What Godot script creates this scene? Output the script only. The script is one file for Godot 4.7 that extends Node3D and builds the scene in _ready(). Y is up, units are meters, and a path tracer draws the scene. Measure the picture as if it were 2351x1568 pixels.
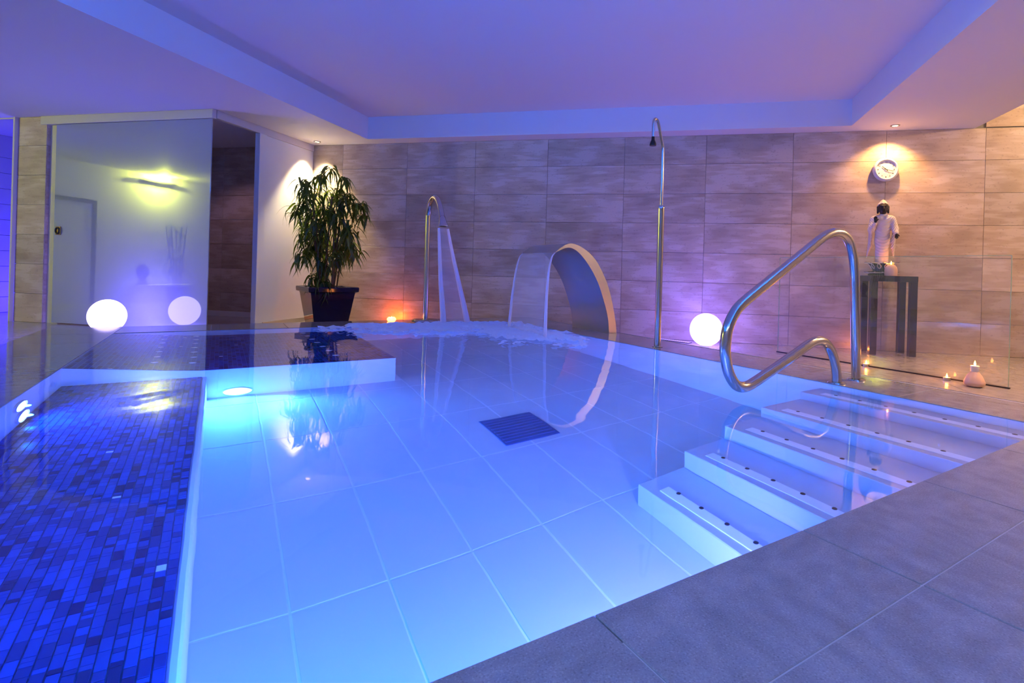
extends Node3D
# Indoor spa pool: a raised pool deck turned 45 degrees in a tiled room. Units are metres, y up, deck and water level at y = 0.
# Pool coordinates: u runs along the front edge of the pool (right and away), v along its right edge (left and away).

const R2 := 1.41421356
const FLOOR_Y := -0.25
const CEIL_Y := 2.97
const WALL_Z := -8.55
var rng := RandomNumberGenerator.new()
var M := {}
var taken := {}


# ------------------------------------------------------------------ mesh helpers
class MB:
	var v := PackedVector3Array()
	var n := PackedVector3Array()
	var t := PackedVector2Array()
	var c := PackedColorArray()
	var tint := Color(1, 1, 1)

	func tri(a: Vector3, b: Vector3, d: Vector3, na: Vector3, nb: Vector3, nd: Vector3, ta := Vector2.ZERO, tb := Vector2.ZERO, td := Vector2.ZERO) -> void:
		if (b - a).cross(d - a).dot(na + nb + nd) > 0.0:
			v.append_array(PackedVector3Array([a, d, b]))
			n.append_array(PackedVector3Array([na, nd, nb]))
			t.append_array(PackedVector2Array([ta, td, tb]))
		else:
			v.append_array(PackedVector3Array([a, b, d]))
			n.append_array(PackedVector3Array([na, nb, nd]))
			t.append_array(PackedVector2Array([ta, tb, td]))
		for k in 3:
			c.append(tint)

	func face(p: Array, out: Vector3) -> void:
		var nn: Vector3 = (p[1] - p[0]).cross(p[2] - p[0])
		if nn.length_squared() < 1e-16 and p.size() > 3:
			nn = (p[2] - p[0]).cross(p[3] - p[0])
		nn = nn.normalized()
		if nn.dot(out) < 0.0:
			nn = -nn
		for k in range(1, p.size() - 1):
			tri(p[0], p[k], p[k + 1], nn, nn, nn)

	func box(o: Vector3, s: Vector3, bev := 0.0, x := Transform3D.IDENTITY) -> void:
		var h := s * 0.5
		var b: float = minf(bev, minf(h.x, minf(h.y, h.z)) * 0.9)
		for k in 3:
			for sg in [-1.0, 1.0]:
				var p := []
				for q in [[-1.0, -1.0], [1.0, -1.0], [1.0, 1.0], [-1.0, 1.0]]:
					var w := Vector3.ZERO
					w[k] = sg * h[k]
					w[(k + 1) % 3] = q[0] * (h[(k + 1) % 3] - b)
					w[(k + 2) % 3] = q[1] * (h[(k + 2) % 3] - b)
					p.append(x * (o + w))
				var out := Vector3.ZERO
				out[k] = sg
				face(p, x.basis * out)
		if b <= 0.0:
			return
		for k in 3:
			var i := (k + 1) % 3
			var j := (k + 2) % 3
			for si in [-1.0, 1.0]:
				for sj in [-1.0, 1.0]:
					var p := []
					for q in [[-1.0, 0], [1.0, 0], [1.0, 1], [-1.0, 1]]:
						var w := Vector3.ZERO
						w[k] = q[0] * (h[k] - b)
						w[i] = si * (h[i] - (b if q[1] == 1 else 0.0))
						w[j] = sj * (h[j] - (b if q[1] == 0 else 0.0))
						p.append(x * (o + w))
					var out := Vector3.ZERO
					out[i] = si
					out[j] = sj
					face(p, x.basis * out)
		for sx in [-1.0, 1.0]:
			for sy in [-1.0, 1.0]:
				for sz in [-1.0, 1.0]:
					var p := []
					for k in 3:
						var w := Vector3(sx * (h.x - b), sy * (h.y - b), sz * (h.z - b))
						w[k] = [sx, sy, sz][k] * h[k]
						p.append(x * (o + w))
					face(p, x.basis * Vector3(sx, sy, sz))

	# a grid of points with smooth normals; wrap closes the first index
	func sheet(p: Array, wrap := false, flip := false) -> void:
		var rows := p.size()
		var cols: int = p[0].size()
		var nn := []
		for i in rows:
			var line := []
			for j in cols:
				var ia := (i + rows - 1) % rows if wrap else maxi(i - 1, 0)
				var ib := (i + 1) % rows if wrap else mini(i + 1, rows - 1)
				var du: Vector3 = p[ib][j] - p[ia][j]
				var dv: Vector3 = p[i][mini(j + 1, cols - 1)] - p[i][maxi(j - 1, 0)]
				if du.length_squared() < 1e-14:
					var j2 := mini(j + 1, cols - 1) if j == 0 else maxi(j - 1, 0)
					du = p[ib][j2] - p[ia][j2]
				var w := du.cross(dv).normalized()
				line.append(-w if flip else w)
			nn.append(line)
		for i in (rows if wrap else rows - 1):
			var i2 := (i + 1) % rows
			for j in cols - 1:
				tri(p[i][j], p[i2][j], p[i2][j + 1], nn[i][j], nn[i2][j], nn[i2][j + 1])
				tri(p[i][j], p[i2][j + 1], p[i][j + 1], nn[i][j], nn[i2][j + 1], nn[i][j + 1])

	func tube(path: Array, radius, seg := 16, cap := true, flat := 1.0) -> void:
		var m := path.size()
		var up := Vector3.UP
		var d0: Vector3 = (path[1] - path[0]).normalized()
		if absf(d0.dot(up)) > 0.9:
			up = Vector3.RIGHT
		var s := d0.cross(up).normalized()
		var ring := []
		for k in seg:
			ring.append([])
		var last := d0
		for i in m:
			var d: Vector3 = (path[mini(i + 1, m - 1)] - path[maxi(i - 1, 0)]).normalized()
			var ax := last.cross(d)
			if ax.length() > 1e-6:
				s = s.rotated(ax.normalized(), last.angle_to(d))
			s = (s - d * s.dot(d)).normalized()
			last = d
			var b := d.cross(s)
			var r: float = radius[i] if radius is Array else radius
			for k in seg:
				var a := TAU * k / seg
				ring[k].append(path[i] + s * (cos(a) * r) + b * (sin(a) * r * flat))
		# outward normals
		for k in seg:
			var k2 := (k + 1) % seg
			for i in m - 1:
				var na: Vector3 = (ring[k][i] - path[i]).normalized()
				var nb: Vector3 = (ring[k2][i] - path[i]).normalized()
				var nc: Vector3 = (ring[k2][i + 1] - path[i + 1]).normalized()
				var nd: Vector3 = (ring[k][i + 1] - path[i + 1]).normalized()
				tri(ring[k][i], ring[k2][i], ring[k2][i + 1], na, nb, nc)
				tri(ring[k][i], ring[k2][i + 1], ring[k][i + 1], na, nc, nd)
		if cap:
			for e in [0, m - 1]:
				var p := []
				for k in seg:
					p.append(ring[k][e])
				face(p, (path[0] - path[1]) if e == 0 else (path[m - 1] - path[m - 2]))

	# profile: Vector2(radius, height) from bottom to top, turned round the y axis through o
	func lathe(profile: Array, seg := 24, o := Vector3.ZERO, sx := 1.0, sz := 1.0) -> void:
		var m := profile.size()
		for i in m - 1:
			var a: Vector2 = profile[i]
			var b: Vector2 = profile[i + 1]
			if a.distance_to(b) < 1e-6:
				continue
			var e := b - a
			var f := Vector2(e.y, -e.x).normalized()
			var fa := f
			var fb := f
			if i > 0:
				var e0: Vector2 = a - profile[i - 1]
				var f0 := Vector2(e0.y, -e0.x).normalized()
				if f0.dot(f) > 0.6:
					fa = (f + f0).normalized()
			if i < m - 2:
				var e1: Vector2 = profile[i + 2] - b
				var f1 := Vector2(e1.y, -e1.x).normalized()
				if f1.dot(f) > 0.6:
					fb = (f + f1).normalized()
			for k in seg:
				var c0 := Vector3(cos(TAU * k / seg) * sx, 0, sin(TAU * k / seg) * sz)
				var c1 := Vector3(cos(TAU * (k + 1) / seg) * sx, 0, sin(TAU * (k + 1) / seg) * sz)
				var y := Vector3.UP
				var p0 := o + c0 * a.x + y * a.y
				var p1 := o + c1 * a.x + y * a.y
				var p2 := o + c1 * b.x + y * b.y
				var p3 := o + c0 * b.x + y * b.y
				var n0 := (c0 * fa.x + y * fa.y).normalized()
				var n1 := (c1 * fa.x + y * fa.y).normalized()
				var n2 := (c1 * fb.x + y * fb.y).normalized()
				var n3 := (c0 * fb.x + y * fb.y).normalized()
				if a.x > 1e-6:
					tri(p0, p1, p2, n0, n1, n2)
				if b.x > 1e-6:
					tri(p0, p2, p3, n0, n2, n3)

	# a flat polygon in the x-y plane pushed along z from z0 to z1, placed by x
	func prism(poly: Array, z0: float, z1: float, x := Transform3D.IDENTITY) -> void:
		var flat := PackedVector2Array(poly)
		var mid := Vector2.ZERO
		for q in flat:
			mid += q / flat.size()
		var ind := Geometry2D.triangulate_polygon(flat)
		for z in [z0, z1]:
			for k in range(0, ind.size(), 3):
				var p := []
				for j in 3:
					p.append(x * Vector3(flat[ind[k + j]].x, flat[ind[k + j]].y, z))
				face(p, x.basis * Vector3(0, 0, z - (z0 + z1) * 0.5))
		var cw := Geometry2D.is_polygon_clockwise(flat)
		for k in flat.size():
			var a := flat[k]
			var b := flat[(k + 1) % flat.size()]
			var e := b - a
			var out := Vector3(e.y, -e.x, 0) * (-1.0 if cw else 1.0)
			face([x * Vector3(a.x, a.y, z0), x * Vector3(b.x, b.y, z0), x * Vector3(b.x, b.y, z1), x * Vector3(a.x, a.y, z1)], x.basis * out)

	func mesh() -> ArrayMesh:
		var a := []
		a.resize(Mesh.ARRAY_MAX)
		a[Mesh.ARRAY_VERTEX] = v
		a[Mesh.ARRAY_NORMAL] = n
		a[Mesh.ARRAY_TEX_UV] = t
		a[Mesh.ARRAY_COLOR] = c
		var r := ArrayMesh.new()
		r.add_surface_from_arrays(Mesh.PRIMITIVE_TRIANGLES, a)
		return r


func smooth_min(a: float, b: float, k: float) -> float:
	var h := clampf(0.5 + 0.5 * (b - a) / k, 0.0, 1.0)
	return lerpf(b, a, h) - k * h * (1.0 - h)


func cone_dist(p: Vector3, a: Vector3, b: Vector3, ra: float, rb: float, sz := 1.0) -> float:
	p.z = a.z + (p.z - a.z) / sz
	var ab := b - a
	var h := clampf((p - a).dot(ab) / ab.length_squared(), 0.0, 1.0)
	return p.distance_to(a + ab * h) - lerpf(ra, rb, h)


# surface nets of the field f inside the box lo..hi
func nets(mb: MB, lo: Vector3, hi: Vector3, cell: float, f: Callable) -> void:
	var nx := int(ceil((hi.x - lo.x) / cell)) + 1
	var ny := int(ceil((hi.y - lo.y) / cell)) + 1
	var nz := int(ceil((hi.z - lo.z) / cell)) + 1
	var d := PackedFloat32Array()
	d.resize(nx * ny * nz)
	for k in nz:
		for j in ny:
			for i in nx:
				d[(k * ny + j) * nx + i] = f.call(lo + Vector3(i, j, k) * cell)
	var at := {}
	var corner := [Vector3i(0, 0, 0), Vector3i(1, 0, 0), Vector3i(0, 1, 0), Vector3i(1, 1, 0), Vector3i(0, 0, 1), Vector3i(1, 0, 1), Vector3i(0, 1, 1), Vector3i(1, 1, 1)]
	var edges := [[0, 1], [2, 3], [4, 5], [6, 7], [0, 2], [1, 3], [4, 6], [5, 7], [0, 4], [1, 5], [2, 6], [3, 7]]
	for k in nz - 1:
		for j in ny - 1:
			for i in nx - 1:
				var val := []
				var inside := 0
				for o in corner:
					var w := d[((k + o.z) * ny + j + o.y) * nx + i + o.x]
					val.append(w)
					inside += 1 if w < 0.0 else 0
				if inside == 0 or inside == 8:
					continue
				var s := Vector3.ZERO
				var m := 0
				for e in edges:
					var va: float = val[e[0]]
					var vb: float = val[e[1]]
					if (va < 0.0) != (vb < 0.0):
						s += Vector3(corner[e[0]]).lerp(Vector3(corner[e[1]]), va / (va - vb))
						m += 1
				var p := lo + (Vector3(i, j, k) + s / m) * cell
				var e1 := cell * 0.5
				var g := Vector3(f.call(p + Vector3(e1, 0, 0)) - f.call(p - Vector3(e1, 0, 0)), f.call(p + Vector3(0, e1, 0)) - f.call(p - Vector3(0, e1, 0)), f.call(p + Vector3(0, 0, e1)) - f.call(p - Vector3(0, 0, e1)))
				at[(k * ny + j) * nx + i] = [p, g.normalized()]
	var st := [1, nx, nx * ny]
	for key in at:
		var i: int = key % nx
		var j: int = (key / nx) % ny
		var k: int = key / (nx * ny)
		for ax in 3:
			var b: int = (ax + 1) % 3
			var cx: int = (ax + 2) % 3
			var ijk := [i, j, k]
			if ijk[b] == 0 or ijk[cx] == 0:
				continue
			var w0 := d[key]
			var w1 := d[key + st[ax]]
			if (w0 < 0.0) == (w1 < 0.0):
				continue
			var ks := [key, key - st[b], key - st[b] - st[cx], key - st[cx]]
			if not (at.has(ks[1]) and at.has(ks[2]) and at.has(ks[3])):
				continue
			var q := []
			for kk in ks:
				q.append(at[kk])
			mb.tri(q[0][0], q[1][0], q[2][0], q[0][1], q[1][1], q[2][1])
			mb.tri(q[0][0], q[2][0], q[3][0], q[0][1], q[2][1], q[3][1])


func smooth_path(pts: Array, steps := 6) -> Array:
	var out := []
	for i in pts.size() - 1:
		var p0: Vector3 = pts[maxi(i - 1, 0)]
		var p1: Vector3 = pts[i]
		var p2: Vector3 = pts[i + 1]
		var p3: Vector3 = pts[mini(i + 2, pts.size() - 1)]
		for k in steps:
			out.append(p1.cubic_interpolate(p2, p0, p3, float(k) / steps))
	out.append(pts[-1])
	return out


# ------------------------------------------------------------------ scene helpers
func uvp(u: float, v: float, y := 0.0) -> Vector3:
	return Vector3((u - v) / R2, y, -(u + v) / R2)


func numbered(called: String) -> String:
	var k: int = taken.get(called, 0)
	taken[called] = k + 1
	return called if k == 0 else "%s_%03d" % [called, k]


func tag(o: Node3D, label: String, category: String, group := "", kind := "") -> Node3D:
	if label:
		o.set_meta("label", label)
	if category:
		o.set_meta("category", category)
	if group:
		o.set_meta("group", group)
	if kind:
		o.set_meta("kind", kind)
	return o


func thing(called: String, label: String, category: String, at := Vector3.ZERO, turn := 0.0, group := "", kind := "") -> Node3D:
	var o := Node3D.new()
	o.name = numbered(called)
	add_child(o)
	o.position = at
	o.rotation.y = turn
	tag(o, label, category, group, kind)
	return o


func part(parent: Node3D, called: String, m, mat: Material, at := Vector3.ZERO, turn := Vector3.ZERO, kind := "") -> MeshInstance3D:
	var o := MeshInstance3D.new()
	o.name = called
	o.mesh = m.mesh() if m is MB else m
	o.material_override = mat
	parent.add_child(o, true)
	o.position = at
	o.rotation = turn
	if kind:
		o.set_meta("kind", kind)
	return o


func mat(called: String, col: Color, rough := 0.6, metal := 0.0, spec := 0.5) -> StandardMaterial3D:
	var m := StandardMaterial3D.new()
	m.resource_name = called
	m.albedo_color = col
	m.roughness = rough
	m.metallic = metal
	m.metallic_specular = spec
	M[called] = m
	return m


func glow(called: String, col: Color, energy: float) -> StandardMaterial3D:
	var m := mat(called, Color(0.8, 0.8, 0.8), 0.5)
	m.emission_enabled = true
	m.emission = col
	m.emission_energy_multiplier = energy
	return m


func omni(parent: Node3D, at: Vector3, col: Color, energy: float, size := 0.05) -> OmniLight3D:
	var l := OmniLight3D.new()
	l.name = "bulb_light"
	parent.add_child(l, true)
	l.position = at
	l.light_color = col
	l.light_energy = energy
	l.light_size = size
	l.omni_range = 30.0
	l.omni_attenuation = 2.0
	l.shadow_enabled = true
	return l


func spot(parent: Node3D, at: Vector3, aim: Vector3, col: Color, energy: float, angle: float, soft := 0.5, size := 0.03) -> SpotLight3D:
	var l := SpotLight3D.new()
	l.name = "beam_light"
	parent.add_child(l, true)
	l.position = at
	var d := aim.normalized()
	l.basis = Basis.looking_at(d, Vector3.UP if absf(d.y) < 0.95 else Vector3.RIGHT)
	l.light_color = col
	l.light_energy = energy
	l.light_size = size
	l.spot_angle = angle
	l.spot_angle_attenuation = soft
	l.spot_range = 30.0
	l.spot_attenuation = 2.0
	l.shadow_enabled = true
	return l


# ------------------------------------------------------------------ textures and materials
func picture(w: int, h: int, f: Callable) -> ImageTexture:
	var im := Image.create(w, h, false, Image.FORMAT_RGB8)
	for y in h:
		for x in w:
			im.set_pixel(x, y, f.call(x, y))
	return ImageTexture.create_from_image(im)


func noise(sd: int, freq: float, oct := 4) -> FastNoiseLite:
	var n := FastNoiseLite.new()
	n.seed = sd
	n.noise_type = FastNoiseLite.TYPE_SIMPLEX_SMOOTH
	n.frequency = freq
	n.fractal_octaves = oct
	return n


func materials() -> void:
	var na := noise(11, 0.012, 2)
	var nb := noise(23, 0.03, 2)
	var nc := noise(37, 0.11, 3)
	var stone := picture(640, 640, func(x: int, y: int):
		var wx := x * TAU / 640.0
		var a := na.get_noise_3d(cos(wx) * 60.0, sin(wx) * 60.0, y * 0.7)
		var b := nb.get_noise_3d(cos(wx) * 40.0, sin(wx) * 40.0, y * 1.7)
		var c := nc.get_noise_3d(cos(wx) * 90.0, sin(wx) * 90.0, y * 0.9)
		var k := clampf(0.5 + a * 0.45 + b * 0.28, 0.0, 1.0)
		var col := Color(0.74, 0.665, 0.575).lerp(Color(0.80, 0.74, 0.67), smoothstep(0.5, 0.72, k))
		col = col.lerp(Color(0.65, 0.57, 0.48), smoothstep(0.45, 0.2, k) * 0.6)
		return col.lerp(Color(0.42, 0.36, 0.31), clampf((c - 0.34) * 0.9, 0.0, 0.22)))
	for k in 6:
		var m := mat("stone%d" % k, Color(1, 1, 1).darkened([0.0, 0.05, 0.1, 0.02, 0.07, 0.04][k]), 0.42)
		m.albedo_texture = stone
		m.uv1_triplanar = true
		m.uv1_world_triplanar = true
		m.uv1_scale = Vector3(0.30, 0.42, 0.30)
		m.uv1_offset = Vector3(0.17 * k, 0.29 * k, 0.41 * k)
	var nd := noise(5, 0.05, 4)
	var ne := noise(6, 0.4, 2)
	var slate := picture(512, 512, func(x: int, y: int):
		var wx := x * TAU / 512.0
		var wy := y * TAU / 512.0
		var a := nd.get_noise_3d(cos(wx) * 40.0 + sin(wy) * 30.0, sin(wx) * 40.0, cos(wy) * 40.0)
		var b := ne.get_noise_2d(x, y)
		var g := 0.61 + a * 0.08 + clampf(b - 0.25, 0.0, 1.0) * 0.25 - clampf(-b - 0.3, 0.0, 1.0) * 0.3
		return Color(g, g, g))
	var dry := mat("deck_dry", Color(0.92, 0.91, 0.90), 0.45)
	dry.albedo_texture = slate
	dry.uv1_triplanar = true
	dry.uv1_world_triplanar = true
	dry.uv1_scale = Vector3(0.9, 0.9, 0.9)
	var wet := mat("deck_wet", Color(0.92, 0.90, 0.88), 0.07)
	wet.albedo_texture = slate
	wet.uv1_triplanar = true
	wet.uv1_world_triplanar = true
	wet.uv1_scale = Vector3(0.9, 0.9, 0.9)
	var low := mat("floor_tile", Color(1.0, 0.97, 0.93), 0.16)
	low.albedo_texture = slate
	low.uv1_triplanar = true
	low.uv1_world_triplanar = true
	low.uv1_scale = Vector3(0.7, 0.7, 0.7)
	mat("grout_grey", Color(0.50, 0.49, 0.47), 0.8)
	mat("grout_pale", Color(0.72, 0.70, 0.68), 0.8)
	mat("slot_dark", Color(0.10, 0.08, 0.07), 0.7)
	mat("white_paint", Color(0.86, 0.86, 0.86), 0.7)
	mat("cream_paint", Color(0.80, 0.79, 0.76), 0.6)
	mat("pool_white", Color(0.88, 0.90, 0.92), 0.5)
	mat("pool_tile", Color(0.74, 0.76, 0.78), 0.4)
	mat("pool_grout", Color(0.86, 0.87, 0.88), 0.8)
	mat("drain_blue", Color(0.10, 0.32, 0.54), 0.6)
	mat("strip_white", Color(0.95, 0.96, 0.97), 0.4)
	mat("steel", Color(0.78, 0.77, 0.75), 0.16, 1.0)
	mat("brushed_steel", Color(0.78, 0.78, 0.78), 0.32, 1.0)
	mat("black_rubber", Color(0.03, 0.03, 0.035), 0.4)
	mat("brass", Color(0.80, 0.66, 0.36), 0.25, 1.0)
	mat("dark_wood", Color(0.11, 0.085, 0.075), 0.35)
	mat("glaze_blue", Color(0.04, 0.05, 0.15), 0.08)
	mat("soil", Color(0.12, 0.08, 0.05), 0.95)
	mat("stem", Color(0.42, 0.33, 0.22), 0.8)
	mat("statue_white", Color(0.82, 0.78, 0.72), 0.6)
	mat("statue_dark", Color(0.13, 0.10, 0.08), 0.45)
	mat("lotus_green", Color(0.20, 0.24, 0.17), 0.5)
	mat("lotus_edge", Color(0.80, 0.76, 0.68), 0.6)
	mat("clock_white", Color(0.80, 0.79, 0.77), 0.35)
	mat("clock_face", Color(0.84, 0.84, 0.82), 0.6)
	mat("ink", Color(0.05, 0.05, 0.05), 0.6)
	mat("wax", Color(0.92, 0.88, 0.80), 0.5)
	mat("tin", Color(0.75, 0.75, 0.75), 0.3, 1.0)
	mat("salt", Color(0.88, 0.72, 0.58), 0.6)
	mat("siding", Color(0.80, 0.80, 0.84), 0.5)
	mat("grate_white", Color(0.85, 0.85, 0.86), 0.4)
	var lac := mat("lacquer_glass", Color(0.66, 0.70, 0.73), 0.03, 0.30, 1.0)
	lac.clearcoat_enabled = true
	lac.clearcoat = 1.0
	lac.clearcoat_roughness = 0.02
	mat("frosted_glass", Color(0.83, 0.85, 0.85), 0.22, 0.0, 0.6)
	for k in 4:
		var leaf := mat("leaf%d" % k, [Color(0.25, 0.33, 0.08), Color(0.16, 0.26, 0.07), Color(0.34, 0.40, 0.10), Color(0.10, 0.19, 0.07)][k], 0.4)
		leaf.backlight_enabled = true
		leaf.backlight = Color(0.35, 0.45, 0.1)
	for k in 5:
		mat("mosaic%d" % k, [Color(0.048, 0.271, 0.584), Color(0.036, 0.209, 0.473), Color(0.07, 0.310, 0.643), Color(0.024, 0.138, 0.349), Color(0.81, 0.855, 0.925)][k], 0.15)
	var mo := mat("mosaic_mixed", Color(1, 1, 1), 0.15)
	mo.vertex_color_use_as_albedo = true
	mat("mosaic_grout", Color(0.12, 0.38, 0.66), 0.8)
	var water := mat("water", Color(0.93, 0.97, 1.0, 0.0), 0.035)
	water.transparency = BaseMaterial3D.TRANSPARENCY_ALPHA
	water.refraction_enabled = true
	water.refraction_scale = 0.033
	var pane := mat("clear_glass", Color(0.90, 0.97, 0.93, 0.03), 0.0)
	pane.transparency = BaseMaterial3D.TRANSPARENCY_ALPHA
	var edge := mat("glass_edge", Color(0.55, 0.72, 0.62, 0.6), 0.1)
	edge.transparency = BaseMaterial3D.TRANSPARENCY_ALPHA
	var fall := mat("falling_water", Color(0.90, 0.90, 0.94, 0.20), 0.35)
	fall.transparency = BaseMaterial3D.TRANSPARENCY_ALPHA
	fall.backlight_enabled = true
	fall.backlight = Color(0.7, 0.7, 0.75)
	var rim := mat("falling_rim", Color(0.93, 0.94, 0.98, 0.80), 0.35)
	rim.transparency = BaseMaterial3D.TRANSPARENCY_ALPHA
	rim.backlight_enabled = true
	rim.backlight = Color(0.8, 0.8, 0.85)
	var foam := mat("foam", Color(0.95, 0.97, 1.0), 0.6)
	foam.backlight_enabled = true
	foam.backlight = Color(0.95, 0.97, 1.0)
	glow("globe_glow", Color(0.80, 0.72, 1.0), 1.3)
	glow("corridor_glow", Color(0.30, 0.25, 1.0), 2.0)
	glow("down_glow", Color(1.0, 0.80, 0.55), 6.0)
	glow("flame", Color(1.0, 0.62, 0.25), 9.0)
	glow("pool_lens", Color(0.60, 0.75, 1.0), 2.2)
	glow("added_cove_glow", Color(0.10, 0.45, 1.0), 1.5)  # glow of the strips added in the ceiling recess
	glow("green_glow", Color(0.85, 1.0, 0.45), 1.0)


# ------------------------------------------------------------------ the room
func tiles_on(parent: Node3D, xs: Array, ys: Array, gap := 0.004, thick := 0.012) -> void:
	# wall tiles facing +z, their backs on z = 0 of the parent
	var made := {}
	for i in xs.size() - 1:
		for j in ys.size() - 1:
			var w: float = xs[i + 1] - xs[i] - gap
			var h: float = ys[j + 1] - ys[j] - gap
			var key := "%.4f %.4f" % [w, h]
			if not made.has(key):
				var b := MB.new()
				b.box(Vector3(0, 0, thick * 0.5), Vector3(w, h, thick), 0.0015)
				made[key] = b.mesh()
			part(parent, "wall_tile", made[key], M["stone%d" % rng.randi_range(0, 5)], Vector3((xs[i] + xs[i + 1]) * 0.5, (ys[j] + ys[j + 1]) * 0.5, rng.randf_range(-0.001, 0.001)))


func room() -> void:
	# back wall
	var wb := thing("wall_back", "tall back wall of large beige stone tiles", "wall", Vector3(0, 0, WALL_Z), 0.0, "", "structure")
	var b := MB.new()
	b.box(Vector3(-3.1, 1.95, -0.112), Vector3(20.4, 4.6, 0.20))
	part(wb, "backing", b, M.grout_grey)
	var xs := []
	for k in 14:
		xs.append(-9.772 + 1.274 * k)
	var ys := [FLOOR_Y, 0.20, 0.664, 1.128, 1.592, 2.056, 2.52, CEIL_Y]
	tiles_on(wb, xs, ys)
	var hx := [4.242, 5.516, 6.79]
	tiles_on(wb, hx, [2.984, 3.448, 3.912])
	# the strip of wall above the soffit's end
	# other walls
	b = MB.new()
	b.box(Vector3(0, 1.95, 0), Vector3(0.2, 4.6, 12.0))
	var wr := part(self, "wall_right", b, M.cream_paint, Vector3(7.0, 0, -2.6))
	tag(wr, "plain cream wall at the right end of the room", "wall", "", "structure")
	b = MB.new()
	b.box(Vector3(0, 1.95, 0), Vector3(20.6, 4.6, 0.2))
	var wf := part(self, "wall_front", b, M.cream_paint, Vector3(-3.2, 0, 3.3))
	tag(wf, "plain cream wall opposite the tiled wall", "wall", "", "structure")
	b = MB.new()
	b.box(Vector3(0, 1.4, 0), Vector3(0.2, 3.3, 8.4))
	var wl := part(self, "wall_left", b, M.white_paint, Vector3(-13.3, 0, -1.0))
	tag(wl, "plain white wall mirrored in the glass panel", "wall", "", "structure")
	b = MB.new()
	b.box(Vector3(0, 1.4, 0), Vector3(1.1, 3.3, 0.1))
	var wn := part(self, "wall_corridor_end", b, M.white_paint, Vector3(-12.75, 0, -5.15))
	tag(wn, "short white return wall beside the corridor", "wall", "", "structure")
	var ws := thing("wall_corridor", "blue lit wall of horizontal boards in the side corridor", "wall", Vector3(-12.0, 0, 0), 0.0, "", "structure")
	b = MB.new()
	b.box(Vector3(-0.13, 1.36, -6.85), Vector3(0.2, 3.22, 3.4))
	part(ws, "backing", b, M.slot_dark)
	b = MB.new()
	b.box(Vector3.ZERO, Vector3(0.03, 0.276, 3.38), 0.004)
	var board := b.mesh()
	for k in 12:
		if FLOOR_Y + 0.282 * (k + 1) < CEIL_Y + 0.2:
			part(ws, "board", board, M.siding, Vector3(-0.015, minf(FLOOR_Y + 0.141 + 0.282 * k, CEIL_Y - 0.14), -6.85))
	# lower floor: everything but the pool pit
	var fl := thing("floor", "lower floor of smooth grey tiles around the raised pool", "floor", Vector3.ZERO, 0.0, "", "structure")
	b = MB.new()
	var room_poly := PackedVector2Array([Vector2(-13.4, -8.66), Vector2(7.1, -8.66), Vector2(7.1, 3.4), Vector2(-13.4, 3.4)])
	for s in [[-20.0, -1.0, -20.0, 25.0], [3.85, 20.0, -20.0, 25.0], [-1.0, 3.85, -20.0, 0.83], [-1.0, 3.85, 7.22, 25.0]]:
		var strip := PackedVector2Array()
		for q in [[0, 2], [1, 2], [1, 3], [0, 3]]:
			var w := uvp(s[q[0]], s[q[1]])
			strip.append(Vector2(w.x, w.z))
		for poly in Geometry2D.intersect_polygons(room_poly, strip):
			# x-y of the prism become x-z of the room
			b.prism(Array(poly), -FLOOR_Y + 0.004, -FLOOR_Y + 0.12, Transform3D(Basis(Vector3(1, 0, 0), Vector3(0, 0, 1), Vector3(0, -1, 0)), Vector3.ZERO))
	part(fl, "slab", b, M.grout_grey)
	# floor tiles behind the pool deck on the right, and one field at the left
	var lt := MB.new()
	lt.box(Vector3(0, -0.006, 0), Vector3(0.896, 0.012, 0.896), 0.001)
	var ltm := lt.mesh()
	for i in range(-15, 8):
		for j in range(-10, 4):
			var c := Vector3(0.45 + 0.9 * i, FLOOR_Y, -8.09 + 0.9 * (j + 10))
			if c.x < -13.0 or c.x > 6.7 or c.z > 3.0:
				continue
			var u := (c.x - c.z) / R2
			var v := -(c.x + c.z) / R2
			if u > -1.66 and u < 4.5 and v > 0.15 and v < 7.9:
				continue
			part(fl, "floor_tile", ltm, M.floor_tile, c)
	# ceiling with a recessed coffer over the pool
	var ce := thing("ceiling", "white ceiling with a deep recess over the pool", "ceiling", Vector3(0, CEIL_Y, 0), 0.0, "", "structure")
	var pieces := [["soffit", -13.4, -5.26, -8.66, 3.4, 0.0, 0.38], ["soffit", -5.26, 2.40, -8.66, -8.22, 0.0, 0.38], ["soffit", 2.40, 4.10, -8.66, 3.4, 0.0, 0.38], ["soffit", -5.26, 2.40, 1.6, 3.4, 0.0, 0.38], ["recess_top", -5.4, 2.5, -8.4, 1.8, 0.38, 0.5], ["upstand", 3.98, 4.10, -8.66, 3.4, 0.38, 1.30], ["upper_slab", 3.98, 7.1, -8.66, 3.4, 1.18, 1.30]]
	for q in pieces:
		b = MB.new()
		b.box(Vector3((q[1] + q[2]) * 0.5, (q[5] + q[6]) * 0.5, (q[3] + q[4]) * 0.5), Vector3(q[2] - q[1], q[6] - q[5], q[4] - q[3]))
		part(ce, q[0], b, M.white_paint)
	# glass cabin in the far left corner
	var gp := thing("glass_partition", "tall reflective grey-white glass panel of the corner cabin", "glass wall", Vector3(-8.015, -0.24, -6.385))
	b = MB.new()
	b.box(Vector3(0, 1.54, -0.008), Vector3(2.87, 3.07, 0.016), 0.002)
	part(gp, "pane", b, M.lacquer_glass)
	var lk := MB.new()
	lk.box(Vector3(-1.335, 1.43, 0.008), Vector3(0.10, 0.13, 0.018), 0.006)
	var lkp := part(gp, "lock_plate", lk, M.brass)
	lk = MB.new()
	var ring := []
	for k in 25:
		ring.append(Vector3(-1.335 + cos(TAU * k / 24.0) * 0.036, 1.43 + sin(TAU * k / 24.0) * 0.046, 0.022))
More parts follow.
